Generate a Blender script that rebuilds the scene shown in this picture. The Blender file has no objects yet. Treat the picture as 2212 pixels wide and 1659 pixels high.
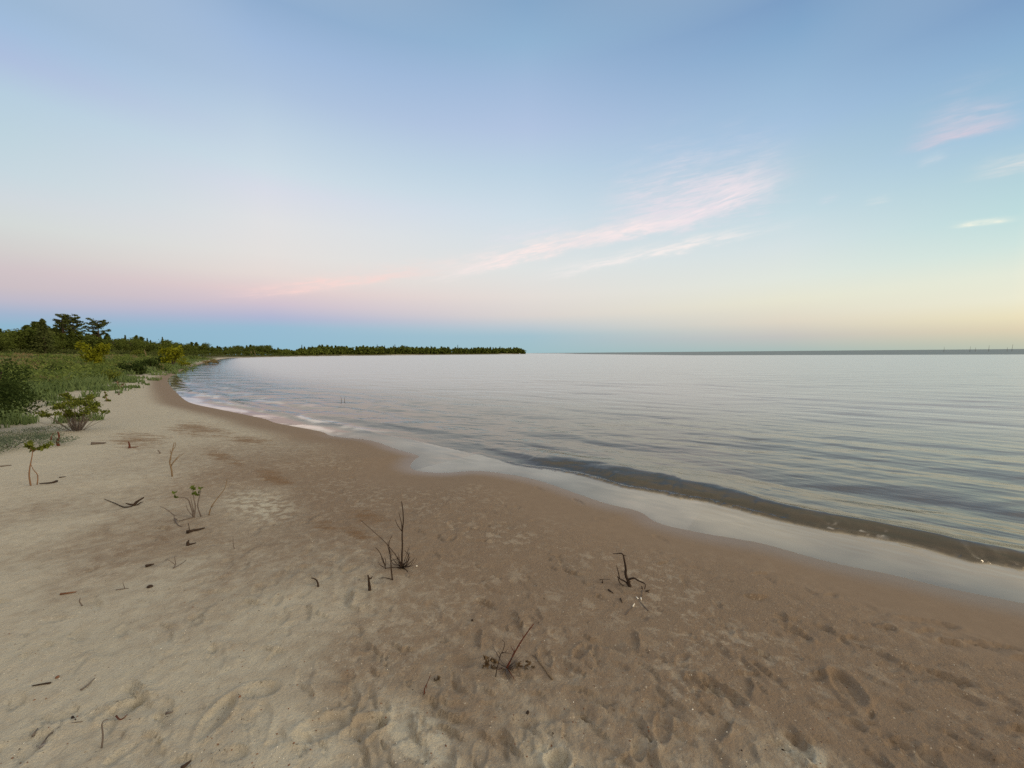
import bpy, math, random
import numpy as np
from mathutils import Matrix, Vector

random.seed(7)
rng = np.random.default_rng(11)
scene = bpy.context.scene
COL = scene.collection

# ------------------------------------------------------------------ camera
F = 833.4                      # focal length in units of a 2212 px wide picture
CX, CY = 1106.0, 829.5
CAMZ = 1.95
PITCH = math.atan((829.5 - 763.1) / F)
ROLL = -0.0085
R = Matrix.Rotation(math.pi / 2 - PITCH, 3, 'X') @ Matrix.Rotation(ROLL, 3, 'Z')
cd = bpy.data.cameras.new("camera")
cam = bpy.data.objects.new("camera", cd)
COL.objects.link(cam)
cam.matrix_world = Matrix.Translation((0, 0, CAMZ)) @ R.to_4x4()
cd.sensor_width = 36.0
cd.lens = 36.0 * F / 2212.0
cd.clip_start = 0.05
cd.clip_end = 60000
scene.camera = cam


def ray(px, py):
    v = R @ Vector(((px - CX) / F, -(py - CY) / F, -1.0))
    return v.normalized()


def P(px, py, z=0.0):
    d = ray(px, py)
    t = (z - CAMZ) / d.z
    return (d.x * t, d.y * t)


def Wd(px, depth):
    return ((px - CX) / F * depth, depth)


# ------------------------------------------------------------------ helpers
def lin(c):
    out = []
    for v in c:
        v /= 255.0
        out.append(v / 12.92 if v <= 0.04045 else ((v + 0.055) / 1.055) ** 2.4)
    return out


def hash2(ix, iy, seed):
    n = (ix.astype(np.int64) * 374761393 + iy.astype(np.int64) * 668265263 + seed * 974711) & 0x7fffffff
    n = ((n ^ (n >> 13)) * 1274126177) & 0x7fffffff
    n = n ^ (n >> 16)
    return (n & 0xffff) / 65535.0


def vnoise(x, y, seed=0):
    ix = np.floor(x); iy = np.floor(y)
    fx = x - ix; fy = y - iy
    fx = fx * fx * fx * (fx * (fx * 6 - 15) + 10); fy = fy * fy * fy * (fy * (fy * 6 - 15) + 10)
    a = hash2(ix, iy, seed); b = hash2(ix + 1, iy, seed)
    c = hash2(ix, iy + 1, seed); d = hash2(ix + 1, iy + 1, seed)
    return (a + (b - a) * fx) * (1 - fy) + (c + (d - c) * fx) * fy


def fbm(x, y, seed=0, octv=4, gain=0.5):
    s = 0; a = 1.0; t = 0
    for k in range(octv):
        ca, sa = math.cos(k * 1.1 + .3), math.sin(k * 1.1 + .3)
        s = s + a * vnoise((x * ca - y * sa) * 2 ** k, (x * sa + y * ca) * 2 ** k, seed + k * 17)
        t += a; a *= gain
    return s / t


def sstep(a, b, x):
    t = np.clip((x - a) / (b - a), 0, 1)
    return t * t * (3 - 2 * t)


def catmull(pts, n=4):
    pts = [np.array(p, float) for p in pts]
    out = []
    for i in range(len(pts) - 1):
        p0 = pts[max(i - 1, 0)]; p1 = pts[i]; p2 = pts[i + 1]; p3 = pts[min(i + 2, len(pts) - 1)]
        for k in range(n):
            t = k / n
            out.append(0.5 * ((2 * p1) + (-p0 + p2) * t + (2 * p0 - 5 * p1 + 4 * p2 - p3) * t * t
                              + (-p0 + 3 * p1 - 3 * p2 + p3) * t ** 3))
    out.append(pts[-1])
    return np.array(out)


def poly_dist(x, y, line):
    best = np.full(x.shape, 1e18)
    for (ax, ay), (bx, by) in zip(line[:-1], line[1:]):
        dx, dy = bx - ax, by - ay
        L = dx * dx + dy * dy + 1e-12
        t = np.clip(((x - ax) * dx + (y - ay) * dy) / L, 0, 1)
        q = (x - ax - t * dx) ** 2 + (y - ay - t * dy) ** 2
        np.minimum(best, q, out=best)
    return np.sqrt(best)


def inside(x, y, poly):
    c = np.zeros(x.shape, bool)
    n = len(poly)
    j = n - 1
    for i in range(n):
        xi, yi = poly[i]; xj, yj = poly[j]
        if yi != yj:
            m = ((yi > y) != (yj > y)) & (x < (xj - xi) * (y - yi) / (yj - yi) + xi)
            c ^= m
        j = i
    return c


# ------------------------------------------------------------------ shoreline and plant line
S_px = [(2212, 1303), (2045, 1269), (1924, 1240), (1823, 1220), (1742, 1200), (1640, 1172), (1519, 1151),
        (1425, 1130), (1380, 1104), (1310, 1087), (1250, 1067), (1150, 1034), (1040, 1017), (960, 1021),
        (905, 1017), (888, 1008), (896, 994), (904, 984), (860, 971), (800, 951), (720, 942), (690, 931),
        (600, 914), (570, 904), (500, 889), (470, 883), (410, 869), (385, 850), (368, 832), (364, 818),
        (383, 806), (400, 796), (440, 785), (458, 780)]
near = [P(*p) for p in S_px]
far = [Wd(478, 200), Wd(497, 312), Wd(540, 380), Wd(590, 440), Wd(650, 530), Wd(713, 620), Wd(800, 680),
       Wd(950, 730), Wd(1100, 765), Wd(1138, 775), Wd(1152, 790)]
back = [Wd(1120, 840), Wd(1000, 1000), Wd(700, 1500), (-3000, 4000)]
d0 = np.array(near[0]) - np.array(near[3]); d0 /= np.linalg.norm(d0)
ext = [tuple(np.array(near[0]) + d0 * L + np.array([0, .02]) * L) for L in (3000, 600, 150, 40, 12, 4, 1.5)]
nearc = catmull(ext[-3:] + near, 4)
shore = np.array(list(map(tuple, ext[:-3])) + list(map(tuple, nearc)) + far + back)
land = np.vstack([shore, np.array([(-9000, 4000), (-9000, -9000), (3000, -9000)])])

E_px = [(-420, 1000), (-150, 945), (0, 905), (60, 868), (150, 838), (220, 826), (290, 808), (320, 800), (392, 793.5)]
e_near = [P(px, py, 0.55) for px, py in E_px]
fl = [near[-3], near[-2], near[-1]] + far
e_far = []
for i in range(1, len(fl) - 1):
    a, b = np.array(fl[i - 1]), np.array(fl[i + 1])
    t = (b - a) / np.linalg.norm(b - a)
    n = np.array([-t[1], t[0]])
    e_far.append(tuple(np.array(fl[i]) + n * (3 if i < 4 else 7)))
vedge = np.vstack([catmull(e_near, 3), np.array(e_far)])
vegp = np.vstack([vedge, np.array([Wd(1100, 830), Wd(700, 1450), (-9000, 4000), (-9000, -400), (-40, -12)])])


def sd_shore(x, y):
    d = poly_dist(x, y, shore)
    return np.where(inside(x, y, land), d, -d)


def sd_veg(x, y):
    d = poly_dist(x, y, vedge)
    return np.where(inside(x, y, vegp), d, -d)


def Hbase(x, y, d=None, e=None):
    if d is None: d = sd_shore(x, y)
    if e is None: e = sd_veg(x, y)
    dp = np.maximum(d, 0); dn = np.maximum(-d, 0)
    far_k = 1.0
    h = 0.40 * (1 - np.exp(-dp / 4.6)) + np.minimum(dp, 40) * 0.006
    h = h - 0.05 * (1 - np.exp(-dn / 0.6)) - np.minimum(dn * 0.045, 4.0) 
    h = h + 1.75 * sstep(1.0, 42, e) * (0.75 + 0.5 * fbm(x / 17, y / 17, 5, 2)) + 0.12 * sstep(-0.5, 2.5, e)
    return h


def scuff_amt(d, x, y):
    """how trodden the sand is: smooth near the water, rough on the dry beach"""
    return sstep(0.45, 1.5, d + 0.5 * (fbm(x * 0.9, y * 0.9, 40, 2) - 0.5))


def H(x, y, d=None, e=None):
    x = np.asarray(x, float); y = np.asarray(y, float)
    if d is None: d = sd_shore(x, y)
    h = Hbase(x, y, d, e)
    k = scuff_amt(d, x, y)
    h = h + k * (0.025 * (fbm(x / 1.3, y / 1.3, 1, 3) - 0.5) + 0.010 * (fbm(x / 0.30, y / 0.30, 2, 3) - 0.5))
    return h


def ground_at(px, py):
    d = ray(px, py)
    t = np.geomspace(0.6, 900, 2600)
    z = CAMZ + d.z * t
    hz = H(d.x * t, d.y * t)
    i = int(np.argmax(z < hz))
    i = max(i, 1)
    a = z[i - 1] - hz[i - 1]; b = hz[i] - z[i]
    tt = t[i - 1] + (t[i] - t[i - 1]) * a / (a + b + 1e-9)
    return Vector((d.x * tt, d.y * tt, CAMZ + d.z * tt))


# ------------------------------------------------------------------ materials
def new_mat(name):
    m = bpy.data.materials.new(name)
    m.use_nodes = True
    nt = m.node_tree
    nt.nodes.clear()
    return m, nt


class NT:
    """small wrapper for building node graphs"""
    def __init__(s, nt): s.nt = nt
    def n(s, typ, **kw):
        nd = s.nt.nodes.new(typ)
        for k, v in kw.items(): setattr(nd, k, v)
        return nd
    def link(s, a, b): s.nt.links.new(a, b)
    def put(s, sock, v):
        if isinstance(v, bpy.types.NodeSocket): s.link(v, sock)
        else: sock.default_value = v
    def math(s, op, a, b=None, c=None, clamp=False):
        nd = s.n('ShaderNodeMath', operation=op, use_clamp=clamp)
        s.put(nd.inputs[0], a)
        if b is not None: s.put(nd.inputs[1], b)
        if c is not None: s.put(nd.inputs[2], c)
        return nd.outputs[0]
    def dot(s, v, const):
        nd = s.n('ShaderNodeVectorMath', operation='DOT_PRODUCT')
        s.put(nd.inputs[0], v); nd.inputs[1].default_value = const
        return nd.outputs['Value']
    def mix(s, f, a, b, blend='MIX'):
        nd = s.n('ShaderNodeMix', data_type='RGBA', blend_type=blend)
        s.put(nd.inputs[0], f)
        s.put(nd.inputs[6], a if isinstance(a, bpy.types.NodeSocket) else (*a[:3], 1))
        s.put(nd.inputs[7], b if isinstance(b, bpy.types.NodeSocket) else (*b[:3], 1))
        return nd.outputs[2]
    def mrange(s, v, a, b, c=0.0, d=1.0, smooth=True):
        nd = s.n('ShaderNodeMapRange', interpolation_type='SMOOTHSTEP' if smooth else 'LINEAR')
        s.put(nd.inputs[0], v)
        for i, q in enumerate((a, b, c, d)): nd.inputs[i + 1].default_value = q
        return nd.outputs[0]
    def noise(s, vec, scale, detail=3, rough=0.55, dist=0.0):
        nd = s.n('ShaderNodeTexNoise')
        if vec is not None: s.link(vec, nd.inputs['Vector'])
        nd.inputs['Scale'].default_value = scale
        nd.inputs['Detail'].default_value = detail
        nd.inputs['Roughness'].default_value = rough
        nd.inputs['Distortion'].default_value = dist
        return nd.outputs['Fac']
    def mapping(s, vec, scale=(1, 1, 1), rot=(0, 0, 0)):
        nd = s.n('ShaderNodeMapping')
        s.link(vec, nd.inputs['Vector'])
        nd.inputs['Scale'].default_value = scale
        nd.inputs['Rotation'].default_value = rot
        return nd.outputs[0]
    def attr(s, name):
        nd = s.n('ShaderNodeAttribute', attribute_name=name)
        return nd.outputs['Fac']


def bark_mat(name, col, var=0.5):
    m, nt = new_mat(name); g = NT(nt)
    tc = g.n('ShaderNodeTexCoord')
    f = g.noise(g.mapping(tc.outputs['Object'], (60, 60, 18)), 1.0, 3)
    c = g.mix(f, [v * (1 - var) for v in col], [v * (1 + var) for v in col])
    b = g.n('ShaderNodeBsdfPrincipled'); g.link(c, b.inputs['Base Color']); b.inputs['Roughness'].default_value = 0.85
    b.inputs['Specular IOR Level'].default_value = 0.2
    bp = g.n('ShaderNodeBump'); bp.inputs['Strength'].default_value = 0.5; bp.inputs['Distance'].default_value = 0.004
    g.link(f, bp.inputs['Height']); g.link(bp.outputs[0], b.inputs['Normal'])
    o = g.n('ShaderNodeOutputMaterial'); g.link(b.outputs[0], o.inputs[0])
    return m


def leaf_mat(name, a, b, scale=1.2, trans=0.25):
    m, nt = new_mat(name); g = NT(nt)
    tc = g.n('ShaderNodeTexCoord'); geo = g.n('ShaderNodeNewGeometry')
    f = g.noise(tc.outputs['Object'], scale, 3, 0.6)
    f = g.mrange(f, 0.32, 0.68)
    f = g.math('ADD', g.math('MULTIPLY', f, 0.6), g.math('MULTIPLY', geo.outputs['Random Per Island'], 0.4))
    c = g.mix(f, a, b)
    d = g.n('ShaderNodeBsdfDiffuse'); g.link(c, d.inputs[0])
    t = g.n('ShaderNodeBsdfTranslucent'); g.link(c, t.inputs[0])
    mx = g.n('ShaderNodeMixShader'); mx.inputs[0].default_value = trans
    g.link(d.outputs[0], mx.inputs[1]); g.link(t.outputs[0], mx.inputs[2])
    o = g.n('ShaderNodeOutputMaterial'); g.link(mx.outputs[0], o.inputs[0])
    return m


M = {}
M['twig'] = bark_mat('dark_twig_bark', (0.040, 0.027, 0.020))
M['red'] = bark_mat('reddish_twig_bark', (0.10, 0.035, 0.022))
M['tan'] = bark_mat('dry_tan_stem', (0.19, 0.14, 0.09), 0.35)
M['orange'] = bark_mat('orange_brown_stem', (0.19, 0.115, 0.07), 0.35)
M['grey'] = bark_mat('weathered_grey_wood', (0.13, 0.11, 0.10), 0.35)
M['pale'] = bark_mat('bleached_wood', (0.50, 0.44, 0.34), 0.2)
M['white'] = bark_mat('bare_white_wood', (0.80, 0.77, 0.68), 0.08)
M['trunk'] = bark_mat('tree_bark', (0.085, 0.062, 0.048))
M['dryleaf'] = leaf_mat('dry_brown_leaf', (0.085, 0.058, 0.034), (0.20, 0.145, 0.09), 30)
M['pine'] = leaf_mat('dark_pine_needles', (0.058, 0.076, 0.026), (0.130, 0.155, 0.052), 0.45)
M['cedar'] = leaf_mat('cedar_green', (0.060, 0.085, 0.020), (0.150, 0.190, 0.045), 0.40)
M['decid'] = leaf_mat('olive_green_leaves', (0.070, 0.095, 0.022), (0.165, 0.205, 0.048), 0.40)
M['yellow'] = leaf_mat('yellow_green_leaves', (0.112, 0.131, 0.010), (0.250, 0.263, 0.022), 0.9)
M['juniper'] = leaf_mat('blue_green_juniper', (0.069, 0.103, 0.069), (0.172, 0.207, 0.144), 2.0)
M['darkshrub'] = leaf_mat('dark_green_shrub_leaves', (0.034, 0.068, 0.017), (0.105, 0.162, 0.041), 2.0)
M['bushleaf'] = leaf_mat('mid_green_bush_leaves', (0.070, 0.098, 0.017), (0.182, 0.210, 0.042), 5.0)
M['spring'] = leaf_mat('bright_sprig_leaves', (0.060, 0.085, 0.018), (0.120, 0.160, 0.035), 9.0)
M['grass'] = leaf_mat('dune_grass_blades', (0.062, 0.105, 0.036), (0.200, 0.265, 0.110), 0.16, 0.3)
M['edgeshrub'] = leaf_mat('deep_green_bush_leaves', (0.018, 0.032, 0.010), (0.058, 0.084, 0.024), 2.0)
M['drygrass'] = leaf_mat('dry_dune_grass_blades', (0.138, 0.115, 0.052), (0.310, 0.253, 0.132), 0.12, 0.3)
M['under'] = leaf_mat('undergrowth_leaves', (0.055, 0.092, 0.024), (0.200, 0.250, 0.070), 0.5)
M['stone'] = bark_mat('grey_stone', (0.19, 0.175, 0.17), 0.3)
M['rust'] = bark_mat('rusty_brown_bark_chip', (0.17, 0.085, 0.05), 0.3)


def mesh_obj(name, V, Fc, mat, parent=None, smooth=False):
    me = bpy.data.meshes.new(name)
    me.from_pydata(V, [], Fc)
    if smooth:
        me.polygons.foreach_set('use_smooth', [True] * len(me.polygons))
    me.materials.append(mat)
    o = bpy.data.objects.new(name, me)
    COL.objects.link(o)
    if parent is not None: o.parent = parent
    return o


def np_mesh(name, V, Q, mat, smooth=True):
    """V (n,3) float array, Q (m,k) int array"""
    me = bpy.data.meshes.new(name)
    n, m, k = len(V), len(Q), Q.shape[1]
    me.vertices.add(n); me.vertices.foreach_set('co', np.ascontiguousarray(V, np.float32).ravel())
    me.loops.add(m * k); me.loops.foreach_set('vertex_index', np.ascontiguousarray(Q, np.int32).ravel())
    me.polygons.add(m); me.polygons.foreach_set('loop_start', np.arange(0, m * k, k, dtype=np.int32))
    if smooth: me.polygons.foreach_set('use_smooth', np.ones(m, bool))
    me.update(calc_edges=True)
    me.validate()
    me.materials.append(mat)
    return me


def tag(o, label=None, cat=None, group=None, kind=None):
    if label: o['label'] = label
    if cat: o['category'] = cat
    if group: o['group'] = group
    if kind: o['kind'] = kind
    return o


def thing(name, loc, label, cat, group=None, rz=0.0, sc=1.0):
    o = bpy.data.objects.new(name, None)
    o.empty_display_size = 0.1
    COL.objects.link(o)
    o.location = loc; o.rotation_euler = (0, 0, rz); o.scale = (sc, sc, sc)
    return tag(o, label, cat, group)


# ------------------------------------------------------------------ ground sheet
def polar_grid(r0, rings, a_fine=math.radians(61), step=math.radians(0.2)):
    af = np.arange(-a_fine, a_fine + 1e-6, step)
    ac = np.linspace(a_fine, 2 * math.pi - a_fine, 74)[1:-1]
    ang = np.concatenate([af, ac])
    rr = np.array(rings)
    A, Rr = np.meshgrid(ang, rr)
    x = (Rr * np.sin(A)); y = (Rr * np.cos(A))
    na, nr = len(ang), len(rr)
    i = np.arange(nr - 1)[:, None] * na
    j = np.arange(na)[None, :]
    j2 = (np.arange(na) + 1) % na
    q = np.stack([i + j, i + j2[None, :], i + na + j2[None, :], i + na + j], axis=-1).reshape(-1, 4)
    return x.ravel(), y.ravel(), q


rings = np.concatenate([np.array([0.02, 0.3, 0.6]), np.geomspace(0.85, 14, 430), np.geomspace(14, 60, 90)[1:],
                        np.geomspace(60, 3000, 90)[1:], [6000, 12000, 30000]])
gx, gy, gq = polar_grid(0.02, rings)
gd = sd_shore(gx, gy)
ge = sd_veg(gx, gy)
gz = H(gx, gy, gd, ge)
gr = np.hypot(gx, gy)
k = scuff_amt(gd, gx, gy) * (1 - sstep(14, 30, gr))
# trodden texture: soft lumps, small scarps, grain clods
warp = fbm(gx / 0.35, gy / 0.35, 77, 2) * 0.5
rid = np.abs(fbm(gx / 0.17 + warp, gy / 0.13 + warp, 50, 5, 0.6) - 0.5)
patch = sstep(0.40, 0.62, fbm(gx / 0.8, gy / 0.8, 61, 3))
clod = sstep(0.60, 0.78, fbm(gx / 0.035, gy / 0.035, 90, 3, 0.6))
gz += 0.36 * k * (patch * (-0.030 * np.clip(0.16 - rid, 0, 1)) * 2.0 + (0.3 + patch) * 0.0085 * (fbm(gx / 0.045, gy / 0.035, 71, 3) - 0.5) * 2
           + clod * 0.006 * (0.2 + patch))


def print_dent(x, y, ang, ln, wd, dep, kind):
    """press one foot- or paw-print into the sand sheet"""
    Rm = max(ln, wd) * 1.6
    idx = np.where((np.abs(gx - x) < Rm) & (np.abs(gy - y) < Rm))[0]
    if len(idx) == 0: return
    c, s = math.cos(ang), math.sin(ang)
    dx = gx[idx] - x; dy = gy[idx] - y
    u = (dx * c + dy * s) / ln; v = (-dx * s + dy * c) / wd
    v = v + 0.25 * (vnoise(gx[idx] / (wd * .8), gy[idx] / (wd * .8), 31) - .5)
    if kind == 'foot':
        w = 0.78 + 0.24 * np.clip(u, -1, 1)
        r = np.sqrt(u * u + (v / w) ** 2)
    else:
        r = np.sqrt(u * u + v * v)
    slope = (0.55 + 0.45 * np.clip(u, -1, 1))
    body = 1 - sstep(0.72, 1.0, r)
    rim = np.exp(-((r - 1.12) / 0.14) ** 2)
    gz[idx] += -dep * body * slope + dep * 0.45 * rim * (0.4 + 0.8 * vnoise(gx[idx] / .05, gy[idx] / .05, 8))


pr = random.Random(21)
sh_dir = near[0][0] - near[12][0], near[0][1] - near[12][1]
sh_ang = math.atan2(sh_dir[1], sh_dir[0])
# trails of steps along the beach
for tr in range(8):
    px = pr.uniform(150, 2300); py = pr.uniform(1180, 1750)
    q = P(px, py, 0.3)
    a = sh_ang + pr.gauss(0, 0.35) + (math.pi if pr.random() < .5 else 0)
    x, y = q
    for st in range(14):
        side = 1 if st % 2 else -1
        fx = x - math.sin(a) * 0.10 * side; fy = y + math.cos(a) * 0.10 * side
        print_dent(fx, fy, a + side * .12, 0.135 * pr.uniform(.85, 1.1), 0.052, pr.uniform(.006, .013), 'foot')
        a += pr.gauss(0, .06)
        x += math.cos(a) * 0.62; y += math.sin(a) * 0.62
def scarp(x, y, ang, ln, wd, dep, bend):
    """a kicked-up edge in the sand: a sharp little step with a ridge on one side and a hollow on the other"""
    Rm = max(ln * 1.8, wd * 3)
    idx = np.where((np.abs(gx - x) < Rm) & (np.abs(gy - y) < Rm))[0]
    if len(idx) == 0: return
    c, s_ = math.cos(ang), math.sin(ang)
    dx = gx[idx] - x; dy = gy[idx] - y
    u = (dx * c + dy * s_) / ln; v = (-dx * s_ + dy * c) / wd
    v = v - bend * u * u + 0.5 * (vnoise(gx[idx] / .03, gy[idx] / .03, 15) - .5)
    env = np.exp(-(u ** 4)) * dep
    ridge = np.where(v > 0, np.exp(-v / .9), np.exp(v / .10)) * .8
    holl = np.where(v < 0, np.exp(v / .8) * (1 - np.exp(v / .12)), 0) * 1.5
    gz[idx] += env * (ridge - holl)


for n_ in range(1150):
    px = pr.uniform(-250, 2450); py = 1030 + 720 * pr.random() ** 0.8
    x, y = P(px, py, 0.3)
    dd_ = sd_shore(np.array([x]), np.array([y]))[0]
    if dd_ < 0.75: continue
    if dd_ > 3.6 and pr.random() < .45: continue
    s = pr.uniform(.3, 1.0) ** 1.3
    if n_ % 3 == 0:
        print_dent(x, y, sh_ang + pr.gauss(0, .7), 0.09 * s, 0.040 * s, pr.uniform(.005, .012) * (.5 + s), 'scuff')
    else:
        scarp(x, y, sh_ang + pr.gauss(0, .55) + (math.pi if pr.random() < .35 else 0), .10 * s, .035 * s + .012, pr.uniform(.004, .013) * (.4 + s), pr.uniform(-.5, .5))
# the big heel print by the right side and the row of toe prints left of it
for (px, py, a, ln, wd, dp) in [(1832, 1432, 1.2, .13, .07, .03), (1770, 1412, .3, .07, .03, .02), (1720, 1312, -1.0, .10, .035, .03),
                                (2030, 1400, -.5, .16, .04, .03), (2010, 1282, -.3, .18, .04, .02), (2150, 1328, -.2, .16, .025, .02),
                                (1900, 1293, -.4, .10, .035, .02), (1560, 1450, -.9, .12, .035, .028), (1525, 1440, -.9, .10, .04, .02),
                                (265, 1528, .9, .08, .05, .03), (470, 1538, 1.6, .12, .05, .025), (790, 1552, .5, .10, .06, .03),
                                (1205, 1612, .5, .06, .05, .03), (700, 1555, .4, .12, .06, .02), (560, 1480, .1, .10, .05, .02)]:
    x, y = P(px, py, 0.28)
    print_dent(x, y, a, ln, wd, dp, 'scuff')
    scarp(x, y, a, ln, wd * .6, dp * .25, .3)


def blob(px, py, rx, ry, z=0.4):
    """soft patch on the ground, sizes in metres along/across the shore"""
    x, y = P(px, py, z)
    c, s = math.cos(sh_ang), math.sin(sh_ang)
    u = ((gx - x) * c + (gy - y) * s) / rx; v = (-(gx - x) * s + (gy - y) * c) / ry
    return np.exp(-(u * u + v * v))


deb = np.zeros_like(gx)
for b in [(430, 905, 3.0, .9), (300, 930, 2.2, .7), (540, 925, 1.6, .5), (780, 1068, .55, .30), (770, 1105, .5, .15), (700, 1090, .3, .2),
          (600, 1000, 1.2, .3), (480, 960, 1.6, .3)]:
    deb = np.maximum(deb, blob(*b))
for b in [(150, 1120, .5, .05), (195, 1134, .5, .05), (640, 1180, .25, .10), (560, 1285, .25, .08), (265, 1528, .06, .04), (480, 1535, .08, .05),
          (790, 1550, .06, .05), (310, 1170, .12, .04), (160, 1185, .12, .04), (1010, 1400, .15, .1), (1440, 1465, .3, .12), (925, 1380, .2, .1)]:
    deb = np.maximum(deb, .55 * blob(*b))
pale = np.zeros_like(gx)
for b in [(1775, 1560, .22, .13), (1700, 1590, .12, .06), (1180, 1560, .12, .10), (560, 1050, .9, .35), (900, 1510, .25, .12), (640, 1560, .3, .15)]:
    pale = np.maximum(pale, blob(*b))
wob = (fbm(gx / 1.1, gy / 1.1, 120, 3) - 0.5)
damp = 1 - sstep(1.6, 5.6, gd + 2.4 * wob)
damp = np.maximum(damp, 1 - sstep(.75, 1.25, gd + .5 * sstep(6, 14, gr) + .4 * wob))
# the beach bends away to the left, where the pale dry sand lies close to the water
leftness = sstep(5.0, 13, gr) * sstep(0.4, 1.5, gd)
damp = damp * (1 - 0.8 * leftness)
sheen = (1 - sstep(0.03, 0.42, gd + 0.08 * wob)) * (1 - sstep(7, 12, gr))
veg = sstep(-0.6, 2.0, ge + 1.2 * (fbm(gx / 1.6, gy / 1.6, 33, 2) - .5))

gm, nt = new_mat('beach_sand'); g = NT(nt)
geo = g.n('ShaderNodeNewGeometry'); pos = geo.outputs['Position']
a_damp, a_deb, a_pale, a_sheen, a_veg, a_k = (g.attr(q) for q in ('damp', 'deb', 'pale', 'sheen', 'veg', 'scuff'))
n_big = g.noise(pos, 2.6, 4, 0.6)
n_mid = g.noise(pos, 11, 4, 0.62)
n_fine = g.noise(pos, 70, 3, 0.6)
n_grain = g.noise(pos, 420, 2, 0.6)
# pale crust patches over damp sand
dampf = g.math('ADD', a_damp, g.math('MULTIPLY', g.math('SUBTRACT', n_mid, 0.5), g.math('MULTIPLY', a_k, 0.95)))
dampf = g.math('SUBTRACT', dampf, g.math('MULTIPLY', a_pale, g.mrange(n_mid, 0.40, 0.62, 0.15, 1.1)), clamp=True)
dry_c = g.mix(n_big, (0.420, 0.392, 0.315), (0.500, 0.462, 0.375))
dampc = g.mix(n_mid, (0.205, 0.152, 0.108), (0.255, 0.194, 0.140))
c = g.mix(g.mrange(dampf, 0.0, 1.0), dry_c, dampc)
# broken pale crust
flake = g.mrange(g.noise(g.mapping(pos, (1, 1, 1), (0, 0, .6)), 10, 8, 0.72, 0.4), 0.50, 0.60)
flake = g.math('MULTIPLY', flake, g.math('MULTIPLY', a_k, g.mrange(g.noise(pos, 1.3, 3, 0.6), 0.38, 0.62, 0.15, 1.0)))
c = g.mix(g.math('MULTIPLY', flake, 0.38), c, (0.47, 0.42, 0.335))
pit = g.mrange(g.noise(g.mapping(pos, (1.2, .8, 1), (0, 0, -.5)), 16, 6, 0.7, 0.5), 0.58, 0.68)
c = g.mix(g.math('MULTIPLY', g.math('MULTIPLY', pit, a_k), 0.20), c, (0.150, 0.105, 0.066))
# debris stain
dn = g.math('ADD', g.math('MULTIPLY', g.noise(g.mapping(pos, (1.6, 4.5, 4), (0, 0, 0.3)), 1.0, 7, 0.75, 0.6), 1.9), g.math('MULTIPLY', g.noise(pos, 14, 4, 0.65), 0.7))
dm = g.mrange(g.math('ADD', g.math('MULTIPLY', a_deb, 0.95), g.math('SUBTRACT', dn, 1.90)), 0.0, 0.50)
dm = g.math('MULTIPLY', dm, g.mrange(a_deb, 0.04, 0.3))
c = g.mix(g.math('MULTIPLY', dm, 0.80), c, (0.190, 0.115, 0.060))
# tiny dark flecks and pale grit
fl1 = g.mrange(g.noise(pos, 46, 2, 0.5), 0.69, 0.76)
c = g.mix(g.math('MULTIPLY', g.math('MULTIPLY', fl1, a_k), 0.55), c, (0.11, 0.075, 0.045))
fl2 = g.mrange(g.noise(pos, 64, 2, 0.5), 0.68, 0.74)
c = g.mix(g.math('MULTIPLY', g.math('MULTIPLY', fl2, a_k), 0.5), c, (0.62, 0.57, 0.47))
c = g.mix(1.0, c, g.mix(n_grain, (0.80, 0.80, 0.80), (1.16, 1.16, 1.16)), 'MULTIPLY')
# soil below the plants
vc = g.mix(g.noise(pos, 0.35, 4, 0.6), (0.055, 0.065, 0.022), (0.16, 0.135, 0.065))
c = g.mix(a_veg, c, vc)
wetc = g.mix(g.math('MULTIPLY', a_sheen, 0.55), c, (0.16, 0.115, 0.085))
b = g.n('ShaderNodeBsdfPrincipled')
g.link(wetc, b.inputs['Base Color'])
b.inputs['Roughness'].default_value = 0.95
b.inputs['Specular IOR Level'].default_value = 0.15
g.link(g.math('MULTIPLY', a_sheen, 0.55), b.inputs['Coat Weight'])
b.inputs['Coat Roughness'].default_value = 0.24
b.inputs['Coat IOR'].default_value = 1.5
hsum = g.math('ADD', g.math('MULTIPLY', n_fine, 0.011), g.math('ADD', g.math('MULTIPLY', n_grain, 0.003), g.math('MULTIPLY', n_mid, 0.02)))
bp = g.n('ShaderNodeBump'); bp.inputs['Distance'].default_value = 1.0
g.link(hsum, bp.inputs['Height'])
g.link(g.math('ADD', g.math('MULTIPLY', a_k, 0.85), 0.05), bp.inputs['Strength'])
g.link(bp.outputs[0], b.inputs['Normal'])
o_ = g.n('ShaderNodeOutputMaterial'); g.link(b.outputs[0], o_.inputs[0])

gme = np_mesh('sand_beach', np.stack([gx, gy, gz], 1), gq, gm)
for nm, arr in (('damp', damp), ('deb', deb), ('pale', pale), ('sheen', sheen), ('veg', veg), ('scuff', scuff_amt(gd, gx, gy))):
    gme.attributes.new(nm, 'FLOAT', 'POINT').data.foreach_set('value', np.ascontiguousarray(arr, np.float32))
go = bpy.data.objects.new('sand_beach', gme); COL.objects.link(go)
tag(go, kind='structure')

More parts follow.
